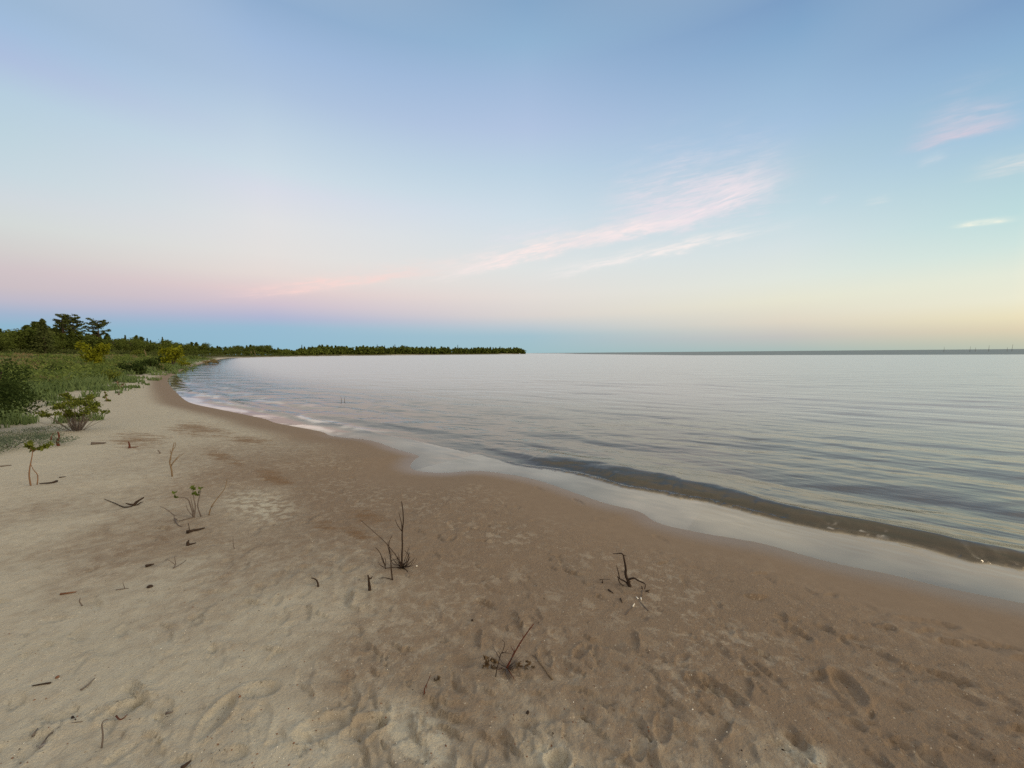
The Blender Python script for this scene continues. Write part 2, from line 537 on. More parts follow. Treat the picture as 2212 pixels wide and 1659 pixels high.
# ------------------------------------------------------------------ lake
F_px = [(1030, 981), (1120, 1004), (1230, 1021), (1330, 1047), (1450, 1072), (1530, 1082), (1600, 1104), (1700, 1128), (1800, 1150),
        (1900, 1168), (2000, 1186), (2100, 1212), (2212, 1229)]
fr = [P(px, py, 0.0) for px, py in F_px]
fd = np.array(fr[-1]) - np.array(fr[-4]); fd /= np.linalg.norm(fd)
fr = fr + [tuple(np.array(fr[-1]) + fd * L) for L in (2, 6, 20)]
front = catmull(fr, 4)
fdir = np.array(fr[10]) - np.array(fr[2]); fdir /= np.linalg.norm(fdir)
fnor = np.array([-fdir[1], fdir[0]])
if fnor[1] < 0: fnor = -fnor                   # points out on the lake
print('FRONT', fr[0], fr[6], fr[12], 'dir', fdir, 'shore0', near[0], near[12])

wr = np.concatenate([np.geomspace(1.6, 26, 620), np.geomspace(26, 120, 110)[1:], np.geomspace(120, 3000, 90)[1:], [6000, 14000, 30000]])
wx, wy, wq = polar_grid(1.6, wr)
wd_ = sd_shore(wx, wy)
keep = (wd_[wq].min(axis=1) < 0.12)
wq = wq[keep]
used, inv = np.unique(wq, return_inverse=True)
wq = inv.reshape(-1, 4)
wx, wy, wd_ = wx[used], wy[used], wd_[used]
lakew = np.maximum(-wd_, 0)
s = poly_dist(wx, wy, front)
# lake side of the front line
side = np.zeros_like(wx); bestq = np.full(wx.shape, 1e18); along = np.zeros_like(wx)
acc = 0.0
for (ax, ay), (bx, by) in zip(front[:-1], front[1:]):
    dx, dy = bx - ax, by - ay; L2 = dx * dx + dy * dy
    t = ((wx - ax) * dx + (wy - ay) * dy) / L2; tc = np.clip(t, 0, 1)
    q = (wx - ax - tc * dx) ** 2 + (wy - ay - tc * dy) ** 2
    m = q < bestq
    bestq[m] = q[m]
    side[m] = np.sign((wx - ax) * fnor[0] + (wy - ay) * fnor[1])[m]
    along[m] = (acc + tc * math.sqrt(L2))[m]
    acc += math.sqrt(L2)
tot = float(np.linalg.norm(np.diff(front[:4 * 12 + 1], axis=0), axis=1).sum())
print('view length of the wave', tot)
s = s * np.where(side == 0, 1, side)
s = s + 0.10 * (fbm(along * 1.8, along * 0 + 3.3, 9, 2) - .5) + 0.05 * (fbm(along * 9, s * 6, 10, 3) - .5)
alf = np.clip(along / tot, 0, 1)
amp = 0.092 * sstep(0.0, 0.45, alf) * (0.55 + 0.9 * fbm(along * .8, along * 0, 4, 3))
wl = (wx * fnor[0] + wy * fnor[1]); wa = (wx * fdir[0] + wy * fdir[1])
# the small wave about to break: steep face to the beach, long back to the lake
wf = 0.62 - 0.40 * sstep(.35, .9, alf)
sw_ = s + .16 * wf * (fbm(along * 2.5, s * 3, 14, 3) - .5)
face = sstep(-0.02, 1.0, sw_ / wf) ** .8; backp = np.exp(-np.maximum(sw_ - wf, 0) / (0.22 + .5 * wf))
band = sstep(-.02, .05, s) * (1 - sstep(.75, 1.5, sw_ / wf)) * sstep(.02, .35, alf)
wz = amp * face * backp
wz += 0.010 * amp / .075 * np.exp(-((s - 0.03) / 0.035) ** 2) * (0.3 + 1.4 * fbm(along * 22, s * 20, 13, 2))   # ragged lip
fade = sstep(0.15, 1.1, lakew) * sstep(-.05, .5, s) * (1 - .55 * sstep(18, 60, np.hypot(wx, wy)))
shal = sstep(0.02, .6, lakew)
for (lam, am, da, sd) in [(2.1, .0130, .05, 1), (1.05, .0065, -.10, 2), (.55, .0020, .16, 3), (.31, .0010, -.22, 4)]:
    ph = (wl * math.cos(da) + wa * math.sin(da)) * 2 * math.pi / lam
    ph = ph + 5.5 * fbm(wx / (lam * 3.2), wy / (lam * 3.2), 200 + sd, 2)
    md = fbm(wa / (lam * 2.4), wl / (lam * 1.5), 300 + sd, 3)
    sw = np.sin(ph); sw = sw + 0.25 * np.cos(2 * ph)
    wz += am * fade * sw * sstep(.22, .75, md) * 1.6
wz += shal * (0.012 * (fbm(wa / 1.3, wl / .30, 400, 4, .55) - .5) + 0.004 * (fbm(wa / .28, wl / .09, 401, 3) - .5))
# ripples running up the little bay on the left
wz += 0.012 * np.sin(lakew * 8.0 + 3 * fbm(wx / 1.2, wy / 1.2, 410, 2)) * np.exp(-((lakew - .9) / .6) ** 2) * sstep(8, 12, np.hypot(wx, wy)) * (1 - sstep(40, 60, np.hypot(wx, wy)))
depth = np.maximum(wz, 0) + 0.05 * (1 - np.exp(-lakew / 0.6)) + np.minimum(lakew * 0.045, 4)
film = (1 - sstep(-0.05, 0.02, s)) * (.25 + .75 * sstep(0.30, 0.6, alf)) * (0.75 + .5 * fbm(wx / .5, wy / .5, 21, 3)) * (alf > .001)  # milky swash film; its weaker left part paints in the pale sky reflection
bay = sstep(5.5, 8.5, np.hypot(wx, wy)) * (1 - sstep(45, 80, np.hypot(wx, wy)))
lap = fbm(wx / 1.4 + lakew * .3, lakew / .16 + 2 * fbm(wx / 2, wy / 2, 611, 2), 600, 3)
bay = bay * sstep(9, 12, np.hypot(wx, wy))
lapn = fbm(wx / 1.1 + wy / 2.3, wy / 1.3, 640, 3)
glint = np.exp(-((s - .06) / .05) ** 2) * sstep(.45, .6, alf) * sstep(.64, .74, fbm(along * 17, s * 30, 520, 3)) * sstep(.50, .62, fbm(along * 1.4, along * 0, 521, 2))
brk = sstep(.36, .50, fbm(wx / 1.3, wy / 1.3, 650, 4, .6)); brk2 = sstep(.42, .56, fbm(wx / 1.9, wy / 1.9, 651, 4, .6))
foam_shine = 1.0 * bay * np.exp(-((lakew - .05 - .7 * (lapn - .4)) / .26) ** 2) * brk + .75 * bay * np.exp(-((lakew - .85 - 1.0 * (lapn - .4)) / .20) ** 2) * brk2 + .5 * bay * np.exp(-((lakew - 1.9 - 1.8 * (lapn - .4)) / .22) ** 2) * brk2 * sstep(14, 20, np.hypot(wx, wy))
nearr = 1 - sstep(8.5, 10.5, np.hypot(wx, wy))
tongue_shine = (1 - sstep(-.06, .03, s)) * (1 - sstep(.25, .75, alf)) * nearr * (.55 + .6 * (fbm(wx / .6, wy / .6, 660, 3) - .3))  # pale sky reflection on the swash tongue, painted as whiteness
foam_shine = np.maximum(np.clip(foam_shine, 0, 1), .42 * np.clip(tongue_shine, 0, 1))
foam_shine = np.maximum(foam_shine, .6 * glint)  # white glints along the wave lip, painted in as well
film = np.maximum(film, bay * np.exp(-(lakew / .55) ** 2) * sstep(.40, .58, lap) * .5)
lip = np.exp(-((s - .02) / .035) ** 2) * sstep(.25, .5, alf) * sstep(.40, .62, fbm(along * 5, s * 9, 500, 3))
ln_ruf = np.array([Wd(1250, 900), (92, 740), (97, 211), (179, 135), (500, 60), (3000, -300)])
rpoly = np.vstack([ln_ruf, np.array([(30000, -300), (30000, 30000), (100, 30000)])])
rd = poly_dist(wx, wy, ln_ruf) * np.where(inside(wx, wy, rpoly), 1, -1)
ruf = sstep(-6, 10, rd)

wm, nt = new_mat('lake_water'); g = NT(nt)
geo = g.n('ShaderNodeNewGeometry'); pos = geo.outputs['Position']
a_dep, a_film, a_lip, a_ruf, a_foam_shine, a_band = (g.attr(q) for q in ('depth', 'film', 'lip', 'ruffle', 'foam_shine', 'band'))
rot = math.atan2(fdir[1], fdir[0])
v1 = g.mapping(pos, (1, 1, 1), (0, 0, -rot))
st = g.mapping(v1, (0.9, 3.6, 1.0))
st2 = g.mapping(v1, (3.2, 9.0, 1.0))
far_st = g.mapping(pos, (0.10, 0.42, 1.0), (0, 0, -rot * .35))
b1 = g.noise(st, 1.0, 4, 0.55)
b2 = g.noise(st2, 1.0, 3, 0.5)
b3 = g.noise(far_st, 1.0, 4, 0.6)
hh = g.math('ADD', g.math('MULTIPLY', b1, 0.020), g.math('ADD', g.math('MULTIPLY', b2, 0.0085), g.math('MULTIPLY', b3, 0.22)))
shal_f = g.mrange(a_dep, 0.02, 0.16, 0.08, 1.0)
hh = g.math('MULTIPLY', hh, shal_f)
bp = g.n('ShaderNodeBump'); bp.inputs['Distance'].default_value = 1.0; bp.inputs['Strength'].default_value = 0.62
g.link(hh, bp.inputs['Height'])
N = bp.outputs[0]
fre = g.n('ShaderNodeFresnel'); fre.inputs['IOR'].default_value = 1.80; g.link(N, fre.inputs['Normal'])
refl = g.math('MULTIPLY', fre.outputs[0], g.math('SUBTRACT', 1.0, g.math('MULTIPLY', a_ruf, 0.80)))
gl = g.n('ShaderNodeBsdfGlossy'); g.link(g.math('MAXIMUM', g.mrange(a_ruf, 0, 1, 0.06, 0.34), g.mrange(a_dep, 0.10, 0.55, 0.06, 0.28)), gl.inputs['Roughness']); g.link(N, gl.inputs['Normal'])
gl.inputs['Color'].default_value = (0.88, 0.862, 0.82, 1)
fn = g.noise(g.mapping(v1, (2.5, 12, 9)), 1.0, 5, 0.65)
murk = g.mix(g.mrange(a_dep, 0.08, 0.4), (0.14, 0.115, 0.08), (0.175, 0.172, 0.145))
murk = g.mix(g.math('MULTIPLY', a_band, 0.9), murk, g.mix(g.mrange(fn, .35, .65), (0.088, 0.068, 0.042), (0.046, 0.049, 0.033)))
murk = g.mix(g.mrange(a_dep, 0.18, 0.75), murk, (0.38, 0.35, 0.34))
murk = g.mix(a_ruf, murk, (0.16, 0.205, 0.225))  # ruffled far water: darker blue reflection of higher sky put into the colour
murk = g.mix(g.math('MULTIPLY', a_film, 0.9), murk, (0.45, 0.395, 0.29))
murk = g.mix(a_foam_shine, murk, (0.78, 0.76, 0.73))  # foam white, which also carries the painted tongue reflection and glints
murk = g.mix(g.math('MULTIPLY', a_lip, 0.55), murk, (0.05, 0.032, 0.018))
df = g.n('ShaderNodeBsdfDiffuse'); g.link(murk, df.inputs[0]); g.link(N, df.inputs['Normal'])
tr = g.n('ShaderNodeBsdfTransparent'); tr.inputs[0].default_value = (0.93, 0.92, 0.88, 1)
turb = g.math('ADD', g.math('MULTIPLY', g.math('SUBTRACT', 1.0, g.math('POWER', 2.718, g.math('MULTIPLY', a_dep, -9.0))), 0.96),
              g.math('ADD', g.math('MULTIPLY', a_film, 0.62), g.math('ADD', a_lip, a_foam_shine)), clamp=True)
m1 = g.n('ShaderNodeMixShader'); g.link(turb, m1.inputs[0]); g.link(tr.outputs[0], m1.inputs[1]); g.link(df.outputs[0], m1.inputs[2])
m2 = g.n('ShaderNodeMixShader'); g.link(refl, m2.inputs[0]); g.link(m1.outputs[0], m2.inputs[1]); g.link(gl.outputs[0], m2.inputs[2])
o_ = g.n('ShaderNodeOutputMaterial'); g.link(m2.outputs[0], o_.inputs[0])
wme = np_mesh('lake_water', np.stack([wx, wy, wz + 0.001], 1), wq, wm)
for nm, arr in (('depth', depth), ('film', film), ('foam_shine', foam_shine), ('band', band), ('lip', lip), ('ruffle', ruf)):
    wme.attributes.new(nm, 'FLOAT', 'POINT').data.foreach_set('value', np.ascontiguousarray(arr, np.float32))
wo = bpy.data.objects.new('lake_water', wme); COL.objects.link(wo)
tag(wo, kind='structure')

# ------------------------------------------------------------------ sky
w = bpy.data.worlds.new("World"); scene.world = w; w.use_nodes = True
nt = w.node_tree; nt.nodes.clear(); g = NT(nt)
tc = g.n('ShaderNodeTexCoord'); D = tc.outputs['Generated']
nrm = g.n('ShaderNodeVectorMath', operation='NORMALIZE'); g.link(D, nrm.inputs[0]); D = nrm.outputs[0]
sx = g.n('ShaderNodeSeparateXYZ'); g.link(D, sx.inputs[0])
el = g.math('ARCSINE', sx.outputs[2])
az = g.math('ARCTAN2', sx.outputs[0], sx.outputs[1])
elp = g.math('DIVIDE', el, math.radians(90.0), clamp=True)
cols = {
 40: [(0, (150, 180, 212)), (62, (155, 185, 220)), (133, (167, 187, 222)), (208, (176, 202, 222)), (292, (184, 208, 221)), (375, (194, 212, 222)),
      (430, (204, 213, 220)), (485, (208, 214, 213)), (542, (208, 204, 203)), (583, (206, 193, 197)), (620, (201, 188, 194)), (650, (187, 183, 200)),
      (678, (158, 178, 206)), (705, (138, 180, 206)), (771, (135, 178, 200))],
 590: [(0, (138, 170, 208)), (91, (153, 182, 219)), (192, (168, 192, 222)), (274, (184, 205, 225)), (365, (200, 216, 228)), (411, (211, 216, 229)),
       (479, (220, 221, 224)), (548, (224, 220, 218)), (593, (226, 214, 210)), (628, (222, 200, 202)), (657, (204, 190, 205)), (686, (172, 180, 210)),
       (708, (146, 185, 210)), (767, (140, 184, 206))],
 1140: [(0, (128, 165, 203)), (93, (140, 177, 212)), (185, (157, 184, 219)), (278, (172, 193, 225)), (370, (183, 207, 226)), (463, (202, 218, 230)),
        (579, (219, 223, 223)), (640, (224, 217, 212)), (682, (214, 207, 204)), (706, (185, 197, 206)), (725, (158, 190, 204)), (763, (154, 188, 197))],
 1690: [(0, (118, 155, 198)), (69, (125, 165, 205)), (185, (146, 181, 215)), (278, (160, 191, 222)), (370, (175, 203, 220)), (463, (192, 215, 225)),
        (532, (209, 222, 225)), (602, (221, 227, 218)), (648, (227, 225, 205)), (694, (219, 210, 193)), (727, (192, 191, 187)), (758, (166, 186, 182))],
 2170: [(0, (118, 155, 198)), (93, (130, 170, 208)), (185, (143, 182, 213)), (278, (155, 192, 220)), (370, (172, 205, 218)), (463, (185, 217, 220)),
        (532, (203, 225, 220)), (593, (224, 230, 213)), (648, (231, 229, 205)), (685, (230, 220, 185)), (713, (216, 204, 175)), (741, (191, 193, 172)),
        (754, (182, 190, 172))]}
ZEN = (0.66, 0.60, 0.50)        # unseen zenith above the picture, made warm to warm the light on the sand


def ramp(stops):
    nd = g.n('ShaderNodeValToRGB'); cr = nd.color_ramp; cr.interpolation = 'LINEAR'
    stops = sorted(stops)
    while len(cr.elements) < len(stops): cr.elements.new(0.5)
    for e_, (p_, c_) in zip(cr.elements, stops):
        e_.position = p_; e_.color = (*c_, 1)
    g.link(elp, nd.inputs[0])
    return nd.outputs[0]


outs = []
for x, st_ in cols.items():
    stops = []
    for y, c in st_:
        el_ = math.degrees(math.asin(max(ray(x, y).z, 0)))
        gy_ = .3 * c[0] + .59 * c[1] + .11 * c[2]
        c = [q + .10 * (gy_ - q) + a_ for q, a_ in zip(c, (0, 0, -1))]
        stops.append((min(el_ / 90.0, 0.99), lin(c)))
    stops.append((0.68, ZEN))
    d = ray(x, 760)
    outs.append((math.atan2(d.x, d.y), ramp(stops)))
sun_st = [(0.0, (1.2, 0.70, 0.30)), (0.02, (1.9, 1.15, 0.48)), (0.08, (2.2, 1.55, 0.78)), (0.2, (1.9, 1.5, 0.95)), (0.4, (1.1, 0.98, 0.78)), (0.68, ZEN)]
bk_st = [(0.0, (0.55, 0.50, 0.46)), (0.04, (0.80, 0.64, 0.52)), (0.15, (0.95, 0.78, 0.62)), (0.35, (0.80, 0.70, 0.58)), (0.68, ZEN)]  # unseen sky behind the camera, made warmer to tint the light on the sand
outs.append((math.radians(105), ramp(sun_st)))
outs.append((math.radians(178), ramp(bk_st)))
colr = outs[0][1]
for (a0, c0), (a1, c1) in zip(outs[:-1], outs[1:]):
    colr = g.mix(g.mrange(az, a0, a1, 0, 1, False), colr, c1)
colr = g.mix(g.mrange(az, math.radians(-160), math.radians(-60), 1, 0), colr, outs[-1][1])

# thin evening clouds high in the air, lit pink
stv = g.mapping(D, (9, 9, 40))
n_w = g.noise(stv, 1.0, 4, 0.6)
n_f = g.noise(g.mapping(D, (30, 30, 120)), 1.0, 4, 0.65, 0.3)
n_s = g.noise(g.mapping(D, (16, 16, 34)), 1.0, 4, 0.6, 0.5)
clouds = [  # ends (picture px), half width px, strength, colour
    (545, 634, 905, 592, 8, .50, (246, 212, 206)), (700, 618, 1060, 562, 12, .22, (234, 219, 214)), (980, 590, 1340, 503, 12, .70, (244, 229, 226)),
    (1180, 540, 1470, 480, 9, .30, (240, 225, 226)), (1290, 516, 1500, 472, 10, .75, (246, 230, 229)), (1430, 488, 1660, 398, 16, .75, (242, 228, 231)), (1330, 470, 1650, 408, 36, .45, (228, 219, 227)),
    (1220, 588, 1610, 506, 7.5, .75, (240, 233, 230)), (1060, 520, 1220, 494, 9, .26, (228, 222, 230)),
    (1975, 318, 2175, 268, 8, .60, (208, 200, 214)), (1990, 300, 2180, 256, 24, .45, (200, 200, 215)), (1985, 358, 2040, 338, 5, .50, (192, 208, 220)),
    (2070, 488, 2178, 476, 3.6, .95, (246, 244, 226)), (2110, 376, 2290, 340, 13, .6, (206, 215, 218)), (1640, 380, 1720, 370, 6, .26, (202, 206, 222)),
    (1770, 440, 1810, 432, 5, .24, (210, 216, 224)), (1870, 440, 1920, 432, 5, .24, (215, 222, 222))]
for (x0, y0, x1, y1, hw, stg, cc) in clouds:
    A_, B_ = ray(x0, y0), ray(x1, y1)
    Cc = (A_ + B_).normalized(); T = (B_ - A_); L = T.length / 2; T.normalize()
    Nn = Cc.cross(T).normalized()
    if Nn.z < 0: Nn = -Nn
    wv = 1.45 * hw / F * (Cc.dot(ray(CX, CY)))
    u = g.math('DIVIDE', g.dot(D, T), L)
    v = g.math('ADD', g.math('DIVIDE', g.dot(D, Nn), wv), g.math('MULTIPLY', g.math('SUBTRACT', n_w, 0.5), 2.6))
    v = g.math('ADD', v, g.math('MULTIPLY', g.math('SUBTRACT', n_s, 0.5), 1.6))
    v = g.math('MULTIPLY', v, g.mrange(v, -0.4, 0.4, 1.5, 0.72))
    u4 = g.math('POWER', g.math('ABSOLUTE', u), 3.0)
    I = g.math('POWER', 2.718, g.math('MULTIPLY', g.math('ADD', u4, g.math('MULTIPLY', v, v)), -1.0))
    cv = g.n('ShaderNodeCombineXYZ'); g.put(cv.inputs[0], g.math('MULTIPLY', g.dot(D, T), 16.0)); g.put(cv.inputs[1], g.math('MULTIPLY', g.dot(D, Nn), 120.0)); cv.inputs[2].default_value = x0 * .01
    n_c = g.noise(cv.outputs[0], 1.0, 5, 0.62, 0.6)
    I = g.math('MULTIPLY', I, g.mrange(n_c, 0.30, 0.68, 0.22, 1.12))
    I = g.math('MULTIPLY', I, g.math('GREATER_THAN', g.dot(D, Cc), 0.6))
    colr = g.mix(g.math('MULTIPLY', I, min(stg * 1.65, 1.0), clamp=True), colr, lin(cc))
bg = g.n('ShaderNodeBackground'); g.link(colr, bg.inputs[0]); bg.inputs[1].default_value = 1.04
wo_ = g.n('ShaderNodeOutputWorld'); g.link(bg.outputs[0], wo_.inputs[0])
w.cycles.sampling_method = 'MANUAL'; w.cycles.sample_map_resolution = 1024

# the last glow of the sun, from beyond the right side
sd_ = bpy.data.lights.new('sun', 'SUN'); so = bpy.data.objects.new('sun', sd_); COL.objects.link(so)
sd_.energy = 1.15; sd_.angle = math.radians(20); sd_.color = (1.0, 0.84, 0.62)
sa, se = math.radians(104), math.radians(17)
sdir = Vector((math.sin(sa) * math.cos(se), math.cos(sa) * math.cos(se), math.sin(se)))
so.rotation_euler = sdir.to_track_quat('Z', 'Y').to_euler()

# ------------------------------------------------------------------ vegetation builders
def leaves(centres, size, n_r, up=0.0, aspect=0.5):
    """a leaf-sized triangle pair at each centre; returns verts (n*4,3), quads"""
    n = len(centres)
    a = n_r.normal(size=(n, 3)); a[:, 2] += up; a /= np.linalg.norm(a, axis=1)[:, None]
    bq = n_r.normal(size=(n, 3)); bq -= (bq * a).sum(1)[:, None] * a; bq /= np.linalg.norm(bq, axis=1)[:, None]
    sz = size * n_r.uniform(.6, 1.35, n)[:, None]
    V = np.stack([centres - a * sz * .5, centres + bq * sz * aspect * .5, centres + a * sz * .5, centres - bq * sz * aspect * .5], 1).reshape(-1, 3)
    Q = np.arange(n * 4).reshape(-1, 4)
    return V, Q


def blob_pts(n, c, r, n_r, hollow=.55):
    d = n_r.normal(size=(n, 3)); d /= np.linalg.norm(d, axis=1)[:, None]
    rad = (hollow + (1 - hollow) * n_r.random(n))[:, None] * (0.8 + .35 * n_r.random(n))[:, None]
    return np.array(c) + d * rad * np.array(r)


def tube(pts, rad, sides=6):
    pts = [Vector(p) for p in pts]
    V, Fc = [], []
    n = len(pts)
    for i, p in enumerate(pts):
        t = (pts[min(i + 1, n - 1)] - pts[max(i - 1, 0)]).normalized()
        ref = Vector((0, 0, 1)) if abs(t.z) < .9 else Vector((1, 0, 0))
        u = t.cross(ref).normalized(); v = t.cross(u)
        for k_ in range(sides):
            a = 2 * math.pi * k_ / sides
            V.append(p + (u * math.cos(a) + v * math.sin(a)) * rad[i] * (0.9 + 0.2 * ((i * 7 + k_ * 3) % 5) / 5))
    for i in range(n - 1):
        for k_ in range(sides):
            a = i * sides + k_; b_ = i * sides + (k_ + 1) % sides
            Fc.append((a, b_, b_ + sides, a + sides))
    Fc.append(tuple(range(sides - 1, -1, -1))); Fc.append(tuple(range((n - 1) * sides, n * sides)))
    return V, Fc


def join(parts):
    V, Fc = [], []
    for v, f in parts:
        o = len(V); V += [tuple(q) for q in v]; Fc += [tuple(i + o for i in ff) for ff in f]
    return V, Fc


def tree_parts(kind, n_r, n=900):
    """trunk tube (unit height 1) and crown leaf centres for one tree kind"""
    C = []
    limbs = []
    if kind == 'spire':            # narrow spruce
        for i in range(n):
            t = n_r.random() ** .8
            rr = .135 * (1 - t) ** .9 * (0.75 + .35 * math.sin(t * 60)) + .006
            a = n_r.random() * 6.28; q = rr * math.sqrt(n_r.random())
            C.append((q * math.cos(a), q * math.sin(a), .06 + .94 * t - .1 * q))
    elif kind == 'cone':           # broad cedar or young spruce
        for i in range(n):
            t = n_r.random() ** .95
            a = n_r.random() * 6.28
            rr = (.30 * (1 - t) ** .65 + .012) * (0.72 + .28 * math.sin(a * 3 + t * 11)) * (.85 + .2 * math.sin(t * 34 + a))
            q = rr * (.35 + .65 * n_r.random())
            C.append((q * math.cos(a), q * math.sin(a), .03 + .97 * t))
    elif kind == 'round':          # broadleaf
        for i in range(11):
            a = n_r.random() * 6.28; rr = .22 * math.sqrt(n_r.random()); z = n_r.uniform(.25, .85)
            rr *= 1.25 - .8 * abs(z - .5)
            c = (rr * math.cos(a), rr * math.sin(a), z)
            limbs.append(c)
            C += list(blob_pts(n // 11, c, (.17, .17, .14), n_r, .35))
    elif kind == 'pine':           # tall white pine: bare trunk below, open crown of limbs swept up and out
        for i in range(20):
            t = i / 19.0
            z = .50 + .40 * t
            a = n_r.uniform(-.8, .8) + (0 if i % 2 else math.pi) + n_r.uniform(-.3, .3)
            ln = n_r.uniform(.14, .30) * (1.0 - .55 * t)
            rise = ln * n_r.uniform(.4, 1.1) * (.5 + .8 * t)
            tip = np.array([ln * math.cos(a), ln * math.sin(a) * .8, z + rise])
            limbs.append(tuple(tip))
            for q in (0.45, .72, 1.0):
                if n_r.random() < .85:
                    rb = n_r.uniform(.026, .055)
                    C += list(blob_pts(n // 55, (tip[0] * q, tip[1] * q, z + rise * q + .012), (rb * 1.25, rb * 1.25, rb * .62), n_r, .2))
    return np.array(C), limbs


TREE_MAT = {'spire': 'pine', 'cone': 'cedar', 'round': 'decid', 'pine': 'pine'}


def make_tree(name, kind, seed, label, cat, group, n=900, leaf=.045, mat=None):
    n_r = np.random.default_rng(seed)
    root = thing(name, (0, 0, 0), label, cat, group)
    C, limbs = tree_parts(kind, n_r, n)
    top = .97 if kind != 'round' else .7
    parts = [tube([(0, 0, -.04), (.006, 0, .35), (-.004, .004, .7 * top), (0, 0, top)], [.022, .017, .010, .003])]
    for c in limbs:
        z0 = max(c[2] - .10, .12) if kind == 'round' else c[2] - .03
        parts.append(tube([(0, 0, z0), (c[0] * .5, c[1] * .5, (z0 + c[2]) / 2), c], [.009, .006, .003], 5))
    V, Fc = join(parts)
    mesh_obj('trunk', V, Fc, M['trunk'], root)
    V, Q = leaves(C, leaf, n_r, 0.2, .62)
    cr = bpy.data.objects.new('crown', np_mesh('crown', V, Q, M[mat or TREE_MAT[kind]], False)); COL.objects.link(cr); cr.parent = root
    return root


def copy_thing(root, loc, rz, sc, label=None, sz=None):
    c = root.copy(); COL.objects.link(c)
    c.location = loc; c.rotation_euler = (0, 0, rz); c.scale = (sc, sc, sz or sc)
    if label: c['label'] = label
    for ch in root.children:
        k_ = ch.copy(); COL.objects.link(k_); k_.parent = c
    return c


def gz_at(x, y): return float(H(np.array([x]), np.array([y]))[0])


# ---- the wood on the left: separate trees
protos = []
GL = 'trees of the wood behind the dune'
LBL = {'cone': 'dark green pointed conifer in the dense wood behind the dune on the left',
       'round': 'olive green rounded tree in the dense wood behind the dune on the left',
       'spire': 'narrow spruce rising a little over the wood behind the dune on the left'}
for i, (nm, kd) in enumerate([('conifer_tree', 'cone'), ('conifer_tree', 'cone'), ('broadleaf_tree', 'round'), ('broadleaf_tree', 'round'), ('spruce_tree', 'spire')]):
    protos.append((kd, make_tree(nm, kd, 100 + i, LBL[kd], 'tree', {'cone': 'conifers of the wood behind the dune', 'round': 'broadleaf trees of the wood behind the dune', 'spire': 'spruces of the wood behind the dune'}[kd], 1500 if kd != 'spire' else 700, .05)))
# skyline of the wood in picture px: (x, y of the top) in the 2212 px picture
sky_px = [(-60, 706), (0, 707), (40, 712), (75, 702), (104, 700), (130, 704), (165, 716), (200, 717), (235, 722), (260, 726), (300, 728), (340, 731),
          (380, 735), (420, 738), (460, 742), (500, 745), (545, 741), (580, 744), (608, 752), (625, 757)]


def sky_top(px):
    xs = [q[0] for q in sky_px]; ys = [q[1] for q in sky_px]
    return float(np.interp(px, xs, ys))


tr_ = random.Random(5)
first = {id(p[1]): True for p in protos}


def plant(proto, x, y, h, zs=1.0):
    z = gz_at(x, y) - .1
    if first.get(id(proto)):
        first[id(proto)] = False
        proto.location = (x, y, z); proto.rotation_euler = (0, 0, tr_.uniform(0, 6.28)); proto.scale = (h * zs, h * zs, h)
        return proto
    return copy_thing(proto, (x, y, z), tr_.uniform(0, 6.28), h * zs, None, h)


def depth_for(px): return float(np.interp(px, [-60, 0, 250, 330, 400, 450, 500, 545, 600, 640], [140, 150, 205, 250, 310, 360, 420, 450, 520, 560]))


px = -70.0
while px < 640:
    for row in (0, 1, 2):
        D0 = depth_for(px) * (1.0 + .10 * row + tr_.uniform(-.03, .03))
        x, y = Wd(px + tr_.uniform(-5, 5), D0)
        z0 = gz_at(x, y)
        hy = 763.1 - .0085 * (px - CX)
        topz = CAMZ + (hy - (sky_top(px) + 2.5)) * D0 / F
        h = (topz - z0) * tr_.uniform(.78, 1.10) * (1 + .08 * math.sin(px * .09)) * (.72 if row == 0 and tr_.random() < .6 else 1.0)
        r_ = tr_.random()
        if row == 0 and px > 300: h *= .6; r_ = .8
        qa, qb = (.14, .28) if px > 300 else (.26, .5)
        kd, pt = protos[0 if r_ < qa else 1 if r_ < qb else 2 if r_ < .66 else 3 if r_ < .94 else 4]
        plant(pt, x, y, max(h, 3) * (1.1 if kd == 'spire' else 1), tr_.uniform(1.3, 1.9) if kd != 'spire' else 1.1)
    px += 9.5 if px < 320 else 6.5
# tall trees that stand over the wood
for i, (px, top, D0, kd, lab, zs) in enumerate([
        (142, 680, 190, 'pine', 'tallest white pine over the wood, leaning right with ragged open crown', 1.35),
        (168, 683, 196, 'pine', 'forked ragged white pine just right of the tallest one in the wood', 1.2),
        (221, 691, 215, 'pine', 'white pine with a fan-shaped crown standing alone right of the two tallest pines', 1.25),
        (103, 690, 160, 'cone', 'broad dark conifer with a pointed top left of the tall ragged pines', 1.2)]):
    root = make_tree('pine_tree' if kd == 'pine' else 'conifer_tree', kd, 300 + i * 7, lab, 'tree', None, 2200, .034 if kd == 'pine' else .045, 'pine')
    x, y = Wd(px, D0); z = gz_at(x, y) - .1
    hy = 763.1 - .0085 * (px - CX)
    h = CAMZ + (hy - top) * D0 / F - z
    root.location = (x, y, z); root.scale = (h * zs, h * zs, h); root.rotation_euler = (0, 0, -.5 + i * .35)
    if i == 0: root.rotation_euler = (0, .10, -.3)

